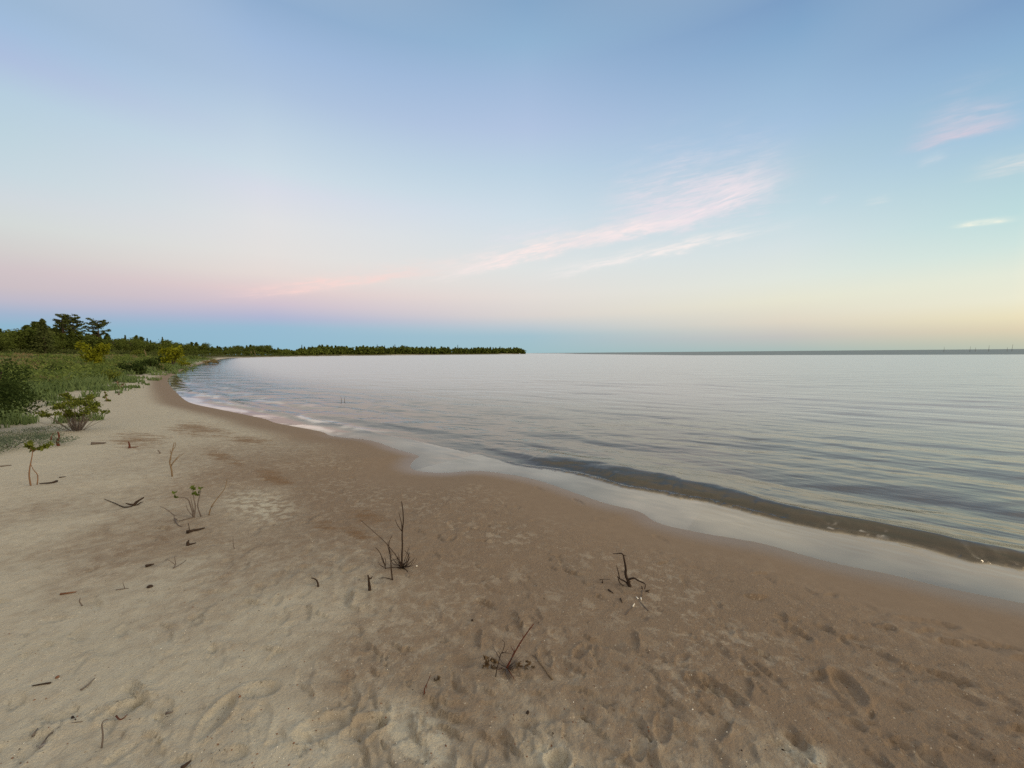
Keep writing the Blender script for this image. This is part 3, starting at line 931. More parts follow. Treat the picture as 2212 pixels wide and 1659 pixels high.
# ---- the far wood on the point: one mass
FV, FQ = [], []; off = 0
fw = np.random.default_rng(77)
line = [(602, 540), (660, 610), (720, 690), (800, 725), (950, 770), (1060, 795), (1128, 800)]
ftop = [(600, 754), (640, 757), (655, 753), (680, 750), (720, 749), (800, 750), (900, 750), (1000, 752), (1050, 752), (1090, 751), (1120, 752), (1134, 757), (1140, 763)]
for i in range(860):
    px = fw.uniform(602, 1134)
    D0 = float(np.interp(px, [q[0] for q in line], [q[1] for q in line])) + fw.uniform(-6, 45) * (1 if px < 1100 else .3)
    x, y = Wd(px, D0)
    hy = 763.1 - .0085 * (px - CX)
    top = float(np.interp(px, [q[0] for q in ftop], [q[1] for q in ftop]))
    h = (CAMZ + (hy - top - .6) * D0 / F) * fw.uniform(.90, 1.10) * (1.0 + .07 * math.sin(px * .11) * math.sin(px * .037 + 1))
    kd = ('round', 'round', 'cone', 'round', 'spire')[int(fw.integers(0, 5))]
    low = i % 3 == 2
    if low: h *= .50; kd = 'round'
    if kd == 'spire': h *= 1.05
    C, _ = tree_parts(kd, fw, 120)
    zs = 1.35
    C = C * np.array([h * zs, h * zs, h]) + np.array([x, y, .35 - (.22 * h if low else 0)])
    V, Q = leaves(C, h * .20, fw, .2, .75)
    FV.append(V); FQ.append(Q + off); off += len(V)
fo = bpy.data.objects.new('far_wood', np_mesh('far_wood', np.vstack(FV), np.vstack(FQ), M['decid'], False)); COL.objects.link(fo)
tag(fo, 'dense dark green wood covering the far point across the bay', 'wood', None, 'stuff')
sp = [(655, 745, 'first slim spruce spire at the left end of the far point'), (693, 744.5, 'tallest slim spruce spire over the left part of the far point'),
      (677, 747, 'small spruce spire between two taller spires on the left of the far point'), (817, 744.5, 'dark spruce spire standing alone above the middle of the far point'),
      (833, 746, 'lower spruce spire just right of the dark lone spire'), (855, 744, 'very thin spruce spire above the middle right of the far point'),
      (878, 747, 'short dark spire between the thin spire and the twin humps on the far point'), (932, 747, 'stubby spruce spire right of the middle of the far point'),
      (990, 745, 'dark spruce spire nearest the right end of the far point'), (1060, 748.5, 'tiny spruce tip on the bushy right end of the far point')]
proto = make_tree('spruce_tree', 'spire', 55, sp[0][2], 'tree', 'spires above the far wood', 420, .06)
for i, (px, top, lab) in enumerate(sp):
    D0 = float(np.interp(px, [q[0] for q in line], [q[1] for q in line])) + 4
    x, y = Wd(px, D0); hy = 763.1 - .0085 * (px - CX)
    h = CAMZ + (hy - top) * D0 / F - .3
    if i == 0: proto.location = (x, y, .3); proto.scale = (h * .9, h * .9, h)
    else: copy_thing(proto, (x, y, .3), i * 1.3, h * .9, lab, h)

# ---- dune grass, dry grass, undergrowth (nobody could count these)
def blades(n, rmin, rmax, e0, e1, hmin, hmax, seed, keepf=None, azr=(-58, -14)):
    n_r = np.random.default_rng(seed)
    a = np.radians(n_r.uniform(azr[0], azr[1], n * 4)); r = np.exp(n_r.uniform(math.log(rmin), math.log(rmax), n * 4))
    x, y = r * np.sin(a), r * np.cos(a)
    e = sd_veg(x, y)
    ok = (e > e0) & (e < e1)
    if keepf is not None: ok &= keepf(x, y, e)
    x, y, e, r = (q[ok][:n] for q in (x, y, e, r))
    z = H(x, y, None, e) - .03
    n = len(x)
    h = n_r.uniform(hmin, hmax, n) * (0.45 + .6 * fbm(x / 3, y / 3, 80, 2) + .75 * (fbm(x / .9, y / .9, 81, 2) - .3))
    h = np.maximum(h, .08) * (1 - .45 * (e < .6))
    an = n_r.uniform(0, 6.28, n); ln_ = n_r.uniform(.1, .7, n) * h
    wdt = np.maximum(.008, r * .0011) * n_r.uniform(.7, 1.4, n)
    an2 = n_r.uniform(0, 3.14, n)
    bx, by = np.cos(an2) * wdt, np.sin(an2) * wdt
    mx, my = x + np.cos(an) * ln_ * .35, y + np.sin(an) * ln_ * .35
    tx, ty = x + np.cos(an) * ln_, y + np.sin(an) * ln_
    V = np.stack([np.stack([x - bx, y - by, z], 1), np.stack([x + bx, y + by, z], 1),
                  np.stack([mx + bx * .6, my + by * .6, z + h * .6], 1), np.stack([tx, ty, z + h * .97], 1),
                  np.stack([mx - bx * .6, my - by * .6, z + h * .6], 1)], 1).reshape(-1, 3)
    i = np.arange(n)[:, None] * 5
    T = np.concatenate([i + np.array([[0, 1, 2]]), i + np.array([[0, 2, 4]]), i + np.array([[4, 2, 3]])], 0)
    return V, T


V, T = blades(60000, 8, 260, -1.6, 400, .28, .75, 1, lambda x, y, e: ((e > .4) | ((np.hypot(x, y) > 15) & (fbm(x / .7, y / .7, 93, 2) > .60 + .06 * np.maximum(-e, 0)))) & (fbm(x / 6, y / 6, 91, 2) + .30 * np.exp(-np.maximum(e, 0) / 14) > .54))
o = bpy.data.objects.new('dune_grass', np_mesh('dune_grass', V, T, M['grass'], False)); COL.objects.link(o)
tag(o, 'green grass growing thickly over the dune on the left', 'grass', None, 'stuff')
V, T = blades(60000, 10, 260, 1.5, 400, .30, .72, 2, lambda x, y, e: fbm(x / 6, y / 6, 91, 2) - .22 * sstep(6, 20, e) < .44)
o = bpy.data.objects.new('dry_grass', np_mesh('dry_grass', V, T, M['drygrass'], False)); COL.objects.link(o)
tag(o, 'brownish dry grass on the upper dune before the wood', 'grass', None, 'stuff')
uv = np.random.default_rng(9); UV, UQ, off = [], [], 0
cnt = 0
while cnt < 430:
    a = math.radians(uv.uniform(-57, -20)); r = math.exp(uv.uniform(math.log(13), math.log(230)))
    x, y = r * math.sin(a), r * math.cos(a)
    e = float(sd_veg(np.array([x]), np.array([y]))[0])
    if e < 1.2: continue
    if uv.random() > .04 + .96 * math.exp(-e / 10): continue
    z = gz_at(x, y); s_ = uv.uniform(.35, 1.0) * (1 + .006 * r)
    C = blob_pts(130, (x, y, z + .34 * s_), (.85 * s_, .85 * s_, .55 * s_), uv, .3)
    C[:, 2] = np.maximum(C[:, 2], z)
    V, Q = leaves(C, .10 * s_ + .0016 * r, uv, .4, .6)
    UV.append(V); UQ.append(Q + off); off += len(V); cnt += 1
GV, GQ, goff = [], [], 0
pxs = -60.0
while pxs < 640:
    D0 = depth_for(pxs) * uv.uniform(.93, 1.0)
    x, y = Wd(pxs, D0); z = gz_at(x, y)
    C = blob_pts(90, (x, y, z + .9), (3.4, 3.4, uv.uniform(1.6, 2.8)), uv, .3)
    V, Q = leaves(C, .75, uv, .4, .6)
    GV.append(V); GQ.append(Q + goff); goff += len(V); pxs += 4.0
o = bpy.data.objects.new('understorey', np_mesh('understorey', np.vstack(GV), np.vstack(GQ), M['pine'], False)); COL.objects.link(o)
tag(o, 'dark low growth along the foot of the wood behind the dune', 'ground cover', None, 'stuff')
o = bpy.data.objects.new('undergrowth', np_mesh('undergrowth', np.vstack(UV), np.vstack(UQ), M['under'], False)); COL.objects.link(o)
tag(o, 'low leafy undergrowth scattered through the dune grass', 'ground cover', None, 'stuff')


# ---- single shrubs
def shrub(name, px, py, wpx, hpx, mat, label, cat='shrub', n=700, seed=1, spread=.55, leafk=1.0, stems=5, stem_mat='twig', blobs=9, dome=False):
    b_ = ground_at(px, py)
    dd = R.inverted() @ (b_ - Vector((0, 0, CAMZ)))
    sc = -dd.z / F
    wm_, hm = wpx * sc, hpx * sc
    n_r = np.random.default_rng(seed)
    root = thing(name, b_, label, cat)
    C = []; P_ = []
    for i in range(blobs):
        a = i * 2.4 + n_r.uniform(-.4, .4); rr = wm_ * .5 * spread * math.sqrt((i + .5) / blobs) * 1.15
        z = hm * (n_r.uniform(.25, .88) if not dome else .16 + .46 * n_r.random())
        z *= 1.0 - .35 * (rr / (wm_ * .5)) ** 2
        c = (rr * math.cos(a), rr * math.sin(a), z)
        C += list(blob_pts(n // blobs, c, (wm_ * .21, wm_ * .21, hm * (.21 if not dome else .25)), n_r, .3))
        if i < stems:
            P_.append(tube([(c[0] * .08, c[1] * .08, -.03), (c[0] * .5, c[1] * .5, z * .45), c], [hm * .022, hm * .016, hm * .006], 5))
    C = np.array(C); C[:, 2] = np.maximum(C[:, 2], .02)
    for v, f in P_: mesh_obj('stem', v, f, M[stem_mat], root)
    V, Q = leaves(C, math.sqrt(wm_ * hm) * .09 * leafk, n_r, .3, .6)
    f = bpy.data.objects.new('foliage', np_mesh('foliage', V, Q, M[mat], False)); COL.objects.link(f); f.parent = root
    return root


shrub('leafy_shrub', 205, 797, 60, 66, 'yellow', 'bright yellow-green bush standing alone in the dune grass before the tall pines', n=1100, seed=3)
shrub('leafy_shrub', 372, 794, 46, 56, 'yellow', 'yellow-green pointed bush at the plant edge near the head of the bay', n=900, seed=4)
shrub('leafy_shrub', 396, 793, 30, 22, 'yellow', 'small golden-green bush touching the beach right of the pointed one', n=600, seed=5)
shrub('leafy_shrub', 286, 808, 64, 44, 'edgeshrub', 'dark green bush at the sand edge with dark twigs below', n=1000, seed=6, dome=True)
shrub('leafy_shrub', 324, 800, 46, 36, 'edgeshrub', 'smaller dark bush just right of the dark green sand-edge bush', n=800, seed=7, dome=True)
shrub('leafy_shrub', 346, 792, 36, 30, 'edgeshrub', 'dark rounded bush left of the pointed yellow-green bush', n=700, seed=8, dome=True)
shrub('leafy_shrub', 132, 814, 52, 32, 'edgeshrub', 'low dark bush among green grass on the left dune', n=700, seed=9, dome=True)
shrub('leafy_shrub', 228, 824, 60, 36, 'bushleaf', 'mid green bush with rusty tips along the edge of the sand', n=900, seed=10, dome=True)
shrub('leafy_shrub', 300, 771, 30, 22, 'bushleaf', 'faint green bush below the wood near a pale bare stem', n=500, seed=12, dome=True)
shrub('leafy_shrub', 455, 787, 36, 16, 'drygrass', 'brownish low bush overhanging the water edge at the bay head', n=700, seed=13, dome=True)
shrub('leafy_shrub', -34, 938, 235, 172, 'edgeshrub', 'large dark green shrub cut by the left edge of the picture', n=5200, seed=14, leafk=.34, blobs=18)
shrub('leafy_shrub', 18, 880, 100, 82, 'edgeshrub', 'dark green shrub behind the large one at the left edge', n=2400, seed=15, leafk=.45, dome=True, blobs=14)
shrub('juniper_shrub', 20, 968, 150, 38, 'juniper', 'grey-green creeping juniper lying low on the pale sand at the left edge', n=5200, seed=16, leafk=.42, dome=True, blobs=22, spread=1.0)
shrub('juniper_shrub', 66, 940, 110, 22, 'juniper', 'thin grey-green ground shrub behind the creeping juniper', n=2600, seed=17, leafk=.42, dome=True, blobs=16, spread=1.0)

# round small bush on many spread stems
b_ = ground_at(166, 930)
root = thing('fan_bush', b_, 'green flat-topped bush fanning from many bare stems on open sand', 'bush')
sc = -(R.inverted() @ (b_ - Vector((0, 0, CAMZ)))).z / F
n_r = np.random.default_rng(41)
C = []; st_parts = []
for i in range(60):
    a = n_r.uniform(0, 6.28); t = n_r.uniform(-1, 1)
    tipx = 50 * t * sc; tipy = n_r.uniform(-32, 32) * sc; tz = (74 - 36 * t * t - abs(tipy / sc) * .35 + n_r.uniform(-16, 8)) * sc
    if n_r.random() < .35: tz *= .6; tipx *= .7
    st_parts.append(tube([(tipx * .16, tipy * .16, -.03), (tipx * .5, tipy * .5, tz * .40), (tipx, tipy, tz)], [.007, .005, .003], 5))
    if tz > 30 * sc:
        C += list(blob_pts(48, (tipx, tipy, tz), (10 * sc, 10 * sc, 6 * sc), n_r, .2))
for q in range(6):
    V, Fc = join(st_parts[q::6]); mesh_obj('stem', V, Fc, M['grey'], root)
V, Q = leaves(np.array(C), .055, n_r, .5, .6)
f = bpy.data.objects.new('foliage', np_mesh('foliage', V, Q, M['bushleaf'], False)); COL.objects.link(f); f.parent = root


# ------------------------------------------------------------------ twigs and bits on the sand
def pix_frame(base_px):
    b_ = ground_at(*base_px)
    return b_, -(R.inverted() @ (b_ - Vector((0, 0, CAMZ)))).z


jr = random.Random(3)


def off3(b_, depth, px, py, jit=0.0):
    """point seen at a picture position, on the upright plane through the base (plus some depth of its own)"""
    d = R @ Vector(((px - CX) / F, -(py - CY) / F, -1.0))
    hd = Vector((b_.x, b_.y, 0)).normalized()
    o_ = Vector((0, 0, CAMZ))
    t = (b_ - o_).dot(hd) / d.dot(hd)
    p = o_ + d * t
    return p - b_ + hd * jit


def on_ground(b_, px, py, lift=.006):
    q = ground_at(px, py)
    return q - b_ + Vector((0, 0, lift))


def stick_parts(root, b_, depth, lines, mat, names=None, sides=6):
    """lines: (kind, pixel points, base radius px); kind 's' stands up, 'g' lies on the ground"""
    for (part, kd, pts, rpx, *mm) in lines:
        rad0 = max(rpx * 1.15 * depth / F, .0018)
        j0 = 0.0; P3 = []
        dj = jr.uniform(-.012, .012) if part != 'stem' else 0.0
        for i, (x, y) in enumerate(pts):
            P3.append(off3(b_, depth, x, y, dj * i) if kd == 's' else on_ground(b_, x, y, rad0 * .7))
        P3 = [Vector(q) for q in catmull([tuple(q) for q in P3], 3)] if len(P3) > 2 else P3
        n = len(P3)
        rad = [rad0 * (1 - .62 * i / (n - 1)) for i in range(n)]
        V, Fc = tube(P3, rad, sides)
        mesh_obj(part, V, Fc, M[mm[0]] if mm else mat, root, True)


def tangle(root, b_, n, rpx, hpx, depth, mat, seed):
    """fine dead side shoots springing from the foot of a plant, each a small curved branch"""
    q = random.Random(seed)
    for i in range(n):
        a = q.uniform(0, 6.28); L = q.uniform(.35, 1.0) * rpx * depth / F; h = q.uniform(.2, 1.0) * hpx * depth / F
        b0 = Vector((math.cos(a), math.sin(a), 0)); side = Vector((-b0.y, b0.x, 0)) * q.uniform(-.35, .35)
        V, Fc = tube([b0 * L * .05, b0 * L * .5 + side * L * .5 + Vector((0, 0, h * .35)), b0 * L + side * L + Vector((0, 0, h))], [.0026, .0020, .0010], 5)
        mesh_obj('branch', V, Fc, mat, root, True)


def leaf_clump(root, b_, depth, spots, mat, name='leaf_cluster', size=.03, n=7, spreadpx=5, up=.3):
    n_r = np.random.default_rng(len(spots) * 13 + 5)
    C = []
    for (x, y) in spots:
        c = off3(b_, depth, x, y)
        C += list(blob_pts(n, tuple(c), (spreadpx * depth / F,) * 3, n_r, .2))
    V, Q = leaves(np.array(C), size, n_r, up, .55)
    f_ = bpy.data.objects.new(name, np_mesh(name, V, Q, mat, False)); COL.objects.link(f_); f_.parent = root


def Z(ox, oy, s):
    return lambda *pts: [(ox + x * s, oy + y * s) for x, y in pts]


def twig_thing(name, base, label, cat, lines, mat, group=None):
    b_, dp = pix_frame(base)
    root = thing(name, b_, label, cat, group)
    stick_parts(root, b_, dp, lines, mat)
    return root, b_, dp


A3 = Z(603.5, 1042.3, .1983)
root, b_, dp = twig_thing('bare_seedling', A3((1335, 930))[0], 'tallest bare dark twig plant with tangled side shoots in mid beach', 'dead plant', [
    ('stem', 's', A3((1335, 935), (1335, 800), (1340, 700), (1338, 560), (1350, 420), (1345, 300), (1330, 205)), 1.9),
    ('branch', 's', A3((1336, 530), (1330, 440), (1300, 320)), 1.0), ('branch', 's', A3((1334, 530), (1290, 470), (1258, 395)), .8),
    ('branch', 's', A3((1330, 880), (1190, 690), (1060, 560), (880, 400)), .8),
    ('branch', 's', A3((1340, 900), (1395, 860), (1410, 800), (1365, 745)), 1.0), ('branch', 's', A3((1345, 925), (1420, 910), (1445, 880), (1475, 825)), .8),
    ('branch', 's', A3((1350, 920), (1440, 900), (1500, 810)), .6), ('branch', 's', A3((1320, 900), (1240, 880), (1210, 800)), .8),
    ('branch', 'g', A3((1345, 930), (1390, 960), (1405, 995)), .8), ('branch', 'g', A3((1330, 930), (1240, 930), (1150, 938)), 1.1),
    ('branch', 's', A3((1345, 900), (1380, 800), (1420, 670)), .6), ('branch', 's', A3((1360, 925), (1400, 880), (1425, 820)), .7),
    ('stub', 's', A3((1325, 935), (1318, 890), (1310, 855)), 2.6)], M['twig'])
tangle(root, b_, 22, 30, 32, dp, M['twig'], 4)
twig_thing('bare_seedling', A3((1155, 938))[0], 'low wiry twig just left of the tallest bare twig plant', 'dead plant', [
    ('stem', 's', A3((1155, 938), (1140, 870), (1095, 765), (1048, 708)), 1.1), ('branch', 's', A3((1150, 930), (1160, 870), (1150, 830)), .8),
    ('branch', 's', A3((1140, 925), (1100, 900), (1075, 860)), .7), ('branch', 's', A3((1145, 890), (1120, 850), (1110, 800)), .6)], M['twig'])
twig_thing('bare_seedling', A3((1230, 1062))[0], 'slender forked twig standing in front of the tallest bare twig plant', 'dead plant', [
    ('stem', 's', A3((1232, 1062), (1220, 960), (1210, 800), (1192, 690), (1202, 630), (1228, 578)), 1.3),
    ('branch', 's', A3((1215, 850), (1270, 830), (1310, 800)), .6), ('branch', 'g', A3((1235, 1060), (1150, 1040), (1080, 1050)), .8),
    ('branch', 's', A3((1208, 790), (1180, 700), (1185, 650)), .6)], M['twig'])
twig_thing('wood_stump', A3((985, 1176))[0], 'short thick upright dark stub with a knobbed top', 'stick', [
    ('stem', 's', A3((986, 1180), (980, 1120), (974, 1070), (966, 1008)), 3.2), ('knob', 's', A3((976, 1045), (1000, 1042), (1012, 1020)), 2.0)], M['twig'])
twig_thing('curved_twig', A3((425, 1130))[0], 'small curved dark twig arching to the left out of the sand', 'twig', [
    ('stem', 's', A3((424, 1134), (414, 1082), (390, 1052), (348, 1040)), 1.8)], M['twig'])

A4 = Z(1206.9, 1124.6, .1488)
twig_thing('driftwood_plant', A4((1030, 955))[0], 'black broken stem with a bent arm reaching right, nearest the water', 'dead plant', [
    ('stem', 's', A4((1032, 962), (1010, 880), (972, 790), (974, 700), (957, 600), (940, 505)), 3.6),
    ('branch', 's', A4((940, 505), (910, 482), (850, 490), (785, 497)), 1.4), ('branch', 's', A4((940, 500), (985, 517)), .8), ('branch', 's', A4((900, 482), (868, 445)), .5),
    ('branch', 's', A4((1015, 940), (962, 890), (872, 850), (848, 826)), 1.8), ('branch', 's', A4((880, 845), (868, 760), (838, 655)), 1.3),
    ('branch', 's', A4((868, 850), (890, 905), (945, 935)), 1.2), ('branch', 's', A4((1005, 860), (1090, 822), (1160, 850), (1252, 884), (1245, 945)), 1.9),
    ('stub', 's', A4((985, 900), (1050, 895)), 1.5), ('branch', 's', A4((975, 745), (900, 742)), .6)], M['twig'])
twig_thing('dark_twig', A4((1210, 990))[0], 'stubby dark peg right below the bent arm of the black broken stem', 'twig', [('stem', 's', A4((1215, 1003), (1205, 950)), 1.7)], M['twig'])
twig_thing('dark_twig', A4((1290, 1035))[0], 'tiny forked dark twig right of the stubby peg', 'twig', [
    ('stem', 'g', A4((1262, 1032), (1325, 1012)), 1.2), ('branch', 'g', A4((1290, 1024), (1312, 1048)), .8)], M['twig'])
twig_thing('dark_twig', A4((755, 1040))[0], 'dark slanting twig on the sand below left of the black broken stem', 'twig', [('stem', 'g', A4((718, 1008), (795, 1062)), 1.6)], M['twig'])
twig_thing('dark_twig', A4((908, 1175))[0], 'short dark twig left of the pale-tipped sticks', 'twig', [('stem', 'g', A4((893, 1138), (922, 1198)), 1.6)], M['twig'])
twig_thing('dark_twig', A4((632, 905))[0], 'little dark T-shaped twig left of the black broken stem', 'twig', [
    ('stem', 's', A4((632, 908), (634, 862)), 1.5), ('branch', 's', A4((590, 862), (650, 860), (745, 876)), .7)], M['twig'])
for lab, base, st_, tip in [('stick with a bright white bare tip, lowest left of three pale-tipped sticks', (1030, 1310), [(970, 1368), (1030, 1300), (1082, 1252)], [(1078, 1254), (1102, 1210)]),
                            ('thin dark stick with a small white end below the stubby peg', (1198, 1120), [(1216, 1015), (1205, 1070), (1192, 1128)], [(1192, 1128), (1200, 1164)]),
                            ('long thin stick with pale upper end slanting down to the right', (1230, 1240), [(1300, 1312), (1225, 1232), (1150, 1142)], [(1152, 1144), (1126, 1112)])]:
    b_, dp = pix_frame(A4(base)[0])
    root = thing('pale_tipped_stick', b_, lab, 'stick')
    stick_parts(root, b_, dp, [('stem', 'g', A4(*st_), 1.0)], M['grey'])
    stick_parts(root, b_, dp, [('bare_tip', 'g', A4(*tip), 1.5)], M['white'])

A5 = Z(877.8, 1289.2, .1819)
root, b_, dp = twig_thing('dry_plant', A5((1190, 845))[0], 'dead plant with a slanting red-brown stem and dry leaves, front centre', 'dead plant', [
    ('stem', 's', A5((1188, 850), (1230, 770), (1280, 672), (1380, 502), (1512, 322)), 2.1),
    ('branch', 's', A5((1282, 660), (1262, 640), (1240, 605)), .9), ('branch', 's', A5((1395, 485), (1385, 465), (1373, 436)), .8),
    ('branch', 's', A5((1330, 580), (1350, 600), (1362, 650)), .5), ('branch', 's', A5((1285, 650), (1265, 580)), .5),
    ('branch', 'g', A5((1200, 850), (1250, 930), (1295, 1000)), 1.0), ('branch', 'g', A5((1190, 850), (1130, 850), (1080, 870)), .8),
    ('branch', 'g', A5((1200, 845), (1300, 850), (1400, 860)), .8), ('branch', 's', A5((1450, 400), (1470, 385), (1500, 400)), .5)], M['red'])
leaf_clump(root, b_, dp, A5((940, 730), (1000, 740), (1050, 770), (960, 800), (920, 850), (1020, 840), (1060, 850)), M['dryleaf'], 'dry_leaf_cluster', .026, 10, 6)
leaf_clump(root, b_, dp, A5((1330, 800), (1370, 850), (1420, 830), (1400, 900), (1450, 860), (1500, 850), (1540, 870), (1350, 920), (1300, 950), (1440, 780), (1330, 970)), M['dryleaf'], 'dry_leaf_cluster', .024, 9, 6)
leaf_clump(root, b_, dp, A5((1240, 1035), (1255, 1060)), M['dryleaf'], 'dry_leaf_cluster', .02, 6, 3)
tangle(root, b_, 16, 52, 22, dp, M['grey'], 6)
twig_thing('dry_seedling', A5((1062, 945))[0], 'thin upright forked twig at the left of the slanting red-brown stem', 'dead plant', [
    ('stem', 's', A5((1058, 960), (1072, 880), (1092, 790), (1122, 680), (1146, 640), (1168, 552), (1134, 508)), 1.1),
    ('branch', 's', A5((1120, 690), (1105, 660), (1088, 636)), .6), ('branch', 's', A5((1128, 672), (1170, 665), (1212, 628)), .6),
    ('branch', 's', A5((1110, 720), (1085, 690), (1070, 640)), .5), ('branch', 's', A5((1140, 660), (1200, 668), (1260, 680)), .5)], M['twig'])
twig_thing('fallen_stick', A5((1630, 850))[0], 'tan fallen stick with a forked end right of the slanting red-brown stem', 'stick', [
    ('stem', 'g', A5((1735, 985), (1690, 930), (1640, 855), (1572, 772), (1532, 682)), 1.7, 'tan'), ('branch', 'g', A5((1575, 775), (1530, 720), (1488, 690)), 1.0)], M['grey'])
twig_thing('red_twig', A5((214, 1158))[0], 'small red-brown forked twig standing left of the front dead plant', 'twig', [
    ('stem', 's', A5((212, 1162), (216, 1090), (242, 1038), (286, 930)), 1.5), ('branch', 's', A5((238, 1045), (240, 1085)), .8)], M['red'])
b_, dp = pix_frame(A5((375, 985))[0])
root = thing('dry_leaf', b_, 'curled rusty dry leaf beside the small red-brown forked twig', 'leaf')
leaf_clump(root, b_, dp, A5((370, 975), (385, 955), (340, 990)), M['dryleaf'], 'leaf_blade', .035, 3, 2)

A2 = Z(0, 1206.9, .2725)
twig_thing('hooked_twig', A2((810, 1495))[0], 'upright twig hooked over at the top, bottom left sand', 'twig', [('stem', 's', A2((806, 1500), (816, 1400), (808, 1320), (822, 1285), (858, 1272)), 1.6)], M['grey'])
twig_thing('arched_stem', A2((340, 1475))[0], 'long thin stem arching over the sand at the bottom left corner', 'twig', [('stem', 'g', A2((335, 1478), (385, 1405), (470, 1342), (560, 1308), (655, 1293)), 1.5)], M['grey'])
twig_thing('bark_sliver', A2((540, 278))[0], 'flat rusty red bark sliver lying on pale sand', 'bark', [('chip', 'g', A2((478, 286), (605, 268)), 2.0)], M['rust'])
twig_thing('bark_sliver', A2((340, 1000))[0], 'dark brown wood sliver on the left sand, thicker at its right end', 'bark', [('chip', 'g', A2((402, 990), (330, 1000), (255, 1012)), 2.0)], M['twig'])
twig_thing('dark_twig', A2((648, 372))[0], 'tiny bent twig right of the flat rusty bark sliver', 'twig', [('stem', 's', A2((652, 372), (630, 340), (637, 308)), 1.3)], M['grey'])
twig_thing('dark_twig', A2((985, 242))[0], 'thin upright sprig with a side leg near the pale left beach middle', 'twig', [('stem', 's', A2((990, 244), (984, 220), (973, 188)), .9), ('branch', 'g', A2((920, 250), (985, 240), (1022, 238)), .9)], M['grey'])
twig_thing('dark_twig', A2((1380, 75))[0], 'thin grey sprig with fine whiskers left of the curved dark twig', 'twig', [
    ('stem', 's', A2((1372, 80), (1392, 40), (1382, -15)), 1.0), ('branch', 's', A2((1390, 48), (1340, 15), (1310, 10)), .6), ('branch', 'g', A2((1372, 80), (1440, 40), (1480, 10)), .7)], M['grey'])
twig_thing('charred_wood', (403, 1655), 'black piece of wood cut by the bottom edge of the picture', 'wood', [('chunk', 'g', A2((1440, 1672), (1480, 1640), (1516, 1612)), 4.0)], M['twig'])
twig_thing('bark_sliver', A2((715, 990))[0], 'grey weathered twig with a dark tip pointing up right on the left sand', 'bark', [('chip', 'g', A2((640, 1045), (690, 1010), (752, 950)), 1.6)], M['grey'])
twig_thing('dark_twig', A2((960, 1275))[0], 'small crooked brown twig near the golden hollow', 'twig', [('stem', 'g', A2((920, 1250), (960, 1280), (1020, 1228)), 1.5)], M['red'])
twig_thing('dark_twig', A2((585, 1272))[0], 'dark chip just above the long arching stem', 'twig', [('stem', 'g', A2((572, 1258), (602, 1284)), 2.0)], M['twig'])
twig_thing('dark_twig', A2((270, 1390))[0], 'dark grey chip slanting at the left of the arching stem', 'twig', [('stem', 'g', A2((260, 1410), (300, 1350)), 2.2)], M['grey'])
twig_thing('dark_twig', A2((1340, 1225))[0], 'short brown chip at the right of the golden hollow', 'twig', [('stem', 'g', A2((1315, 1232), (1370, 1222)), 2.6)], M['grey'])


def stone(px, py, rpx, label, mat='stone', seed=0):
    b_, dp = pix_frame((px, py)); r = rpx * dp / F
    n_r = np.random.default_rng(seed)
    V, Fc = [], []
    for i in range(7):
        th = math.pi * i / 6
        for j in range(10):
            ph = 2 * math.pi * j / 10
            k_ = 1 + .22 * (vnoise(np.array([ph * 1.3]), np.array([th * 2 + seed]), seed)[0] - .5)
            V.append((r * k_ * math.sin(th) * math.cos(ph), r * k_ * math.sin(th) * math.sin(ph) * .8, r * .6 * k_ * math.cos(th)))
    for i in range(6):
        for j in range(10):
            Fc.append((i * 10 + j, i * 10 + (j + 1) % 10, i * 10 + 10 + (j + 1) % 10, i * 10 + 10 + j))
    o = mesh_obj('pebble', V, Fc, M[mat], None, True); o.location = b_ + Vector((0, 0, r * .15)); o.rotation_euler = (0, 0, seed)
    return tag(o, label, 'pebble')


stone(92, 1612, 6, 'grey pebble at the lower end of the long arching stem', seed=1)
stone(124, 1463, 4, 'small brown pebble right of the dark wood sliver', 'rust', 2)
stone(403 / 1.0 - 79, 1268, 6, 'dark brown lump on pale sand below the dark driftwood clump', 'twig', 3)
stone(1140, 1539, 4, 'dark round pebble below the front dead plant', 'twig', 4)
stone(1020, 1340, 3, 'tiny dark pebble above the front dead plant', 'twig', 5)
stone(900, 1223, 2.2, 'bright white pebble at the foot of the tallest bare twig plant', 'white', 6)
stone(461, 783.5, 1.6, 'brown rock at the head of the bay where sand meets water', 'rust', 7)

A1 = Z(0, 932.6, .248)
root, b_, dp = twig_thing('leafy_sapling', A1((268, 467))[0], 'sapling with two orange-brown stems and a yellow-green leafy top', 'sapling', [
    ('stem', 's', A1((268, 470), (254, 385), (262, 300), (280, 210), (286, 150)), 1.4), ('stem', 's', A1((322, 470), (328, 380), (290, 330), (268, 280)), 1.0),
    ('branch', 's', A1((284, 175), (330, 150), (440, 105)), 1.2), ('branch', 's', A1((284, 170), (250, 120), (235, 90)), 1.0), ('branch', 's', A1((286, 165), (285, 120), (262, 80)), 1.0)], M['orange'])
leaf_clump(root, b_, dp, A1((262, 95), (250, 115), (270, 130), (240, 130), (285, 150)), M['bushleaf'], 'leaf_cluster', .06, 12, 6)
leaf_clump(root, b_, dp, A1((340, 150), (365, 138), (390, 128), (415, 115), (440, 100), (400, 135)), M['bushleaf'], 'leaf_cluster', .06, 9, 5)
twig_thing('fallen_stick', A1((420, 455))[0], 'dark stick with a thick right end lying by the leafy sapling', 'stick', [('stem', 'g', A1((495, 436), (450, 450), (345, 458)), 2.2)], M['twig'])
twig_thing('dark_twig', A1((550, 398))[0], 'short dark twig up right of the leafy sapling', 'twig', [('stem', 'g', A1((515, 402), (575, 394)), 1.2)], M['twig'])
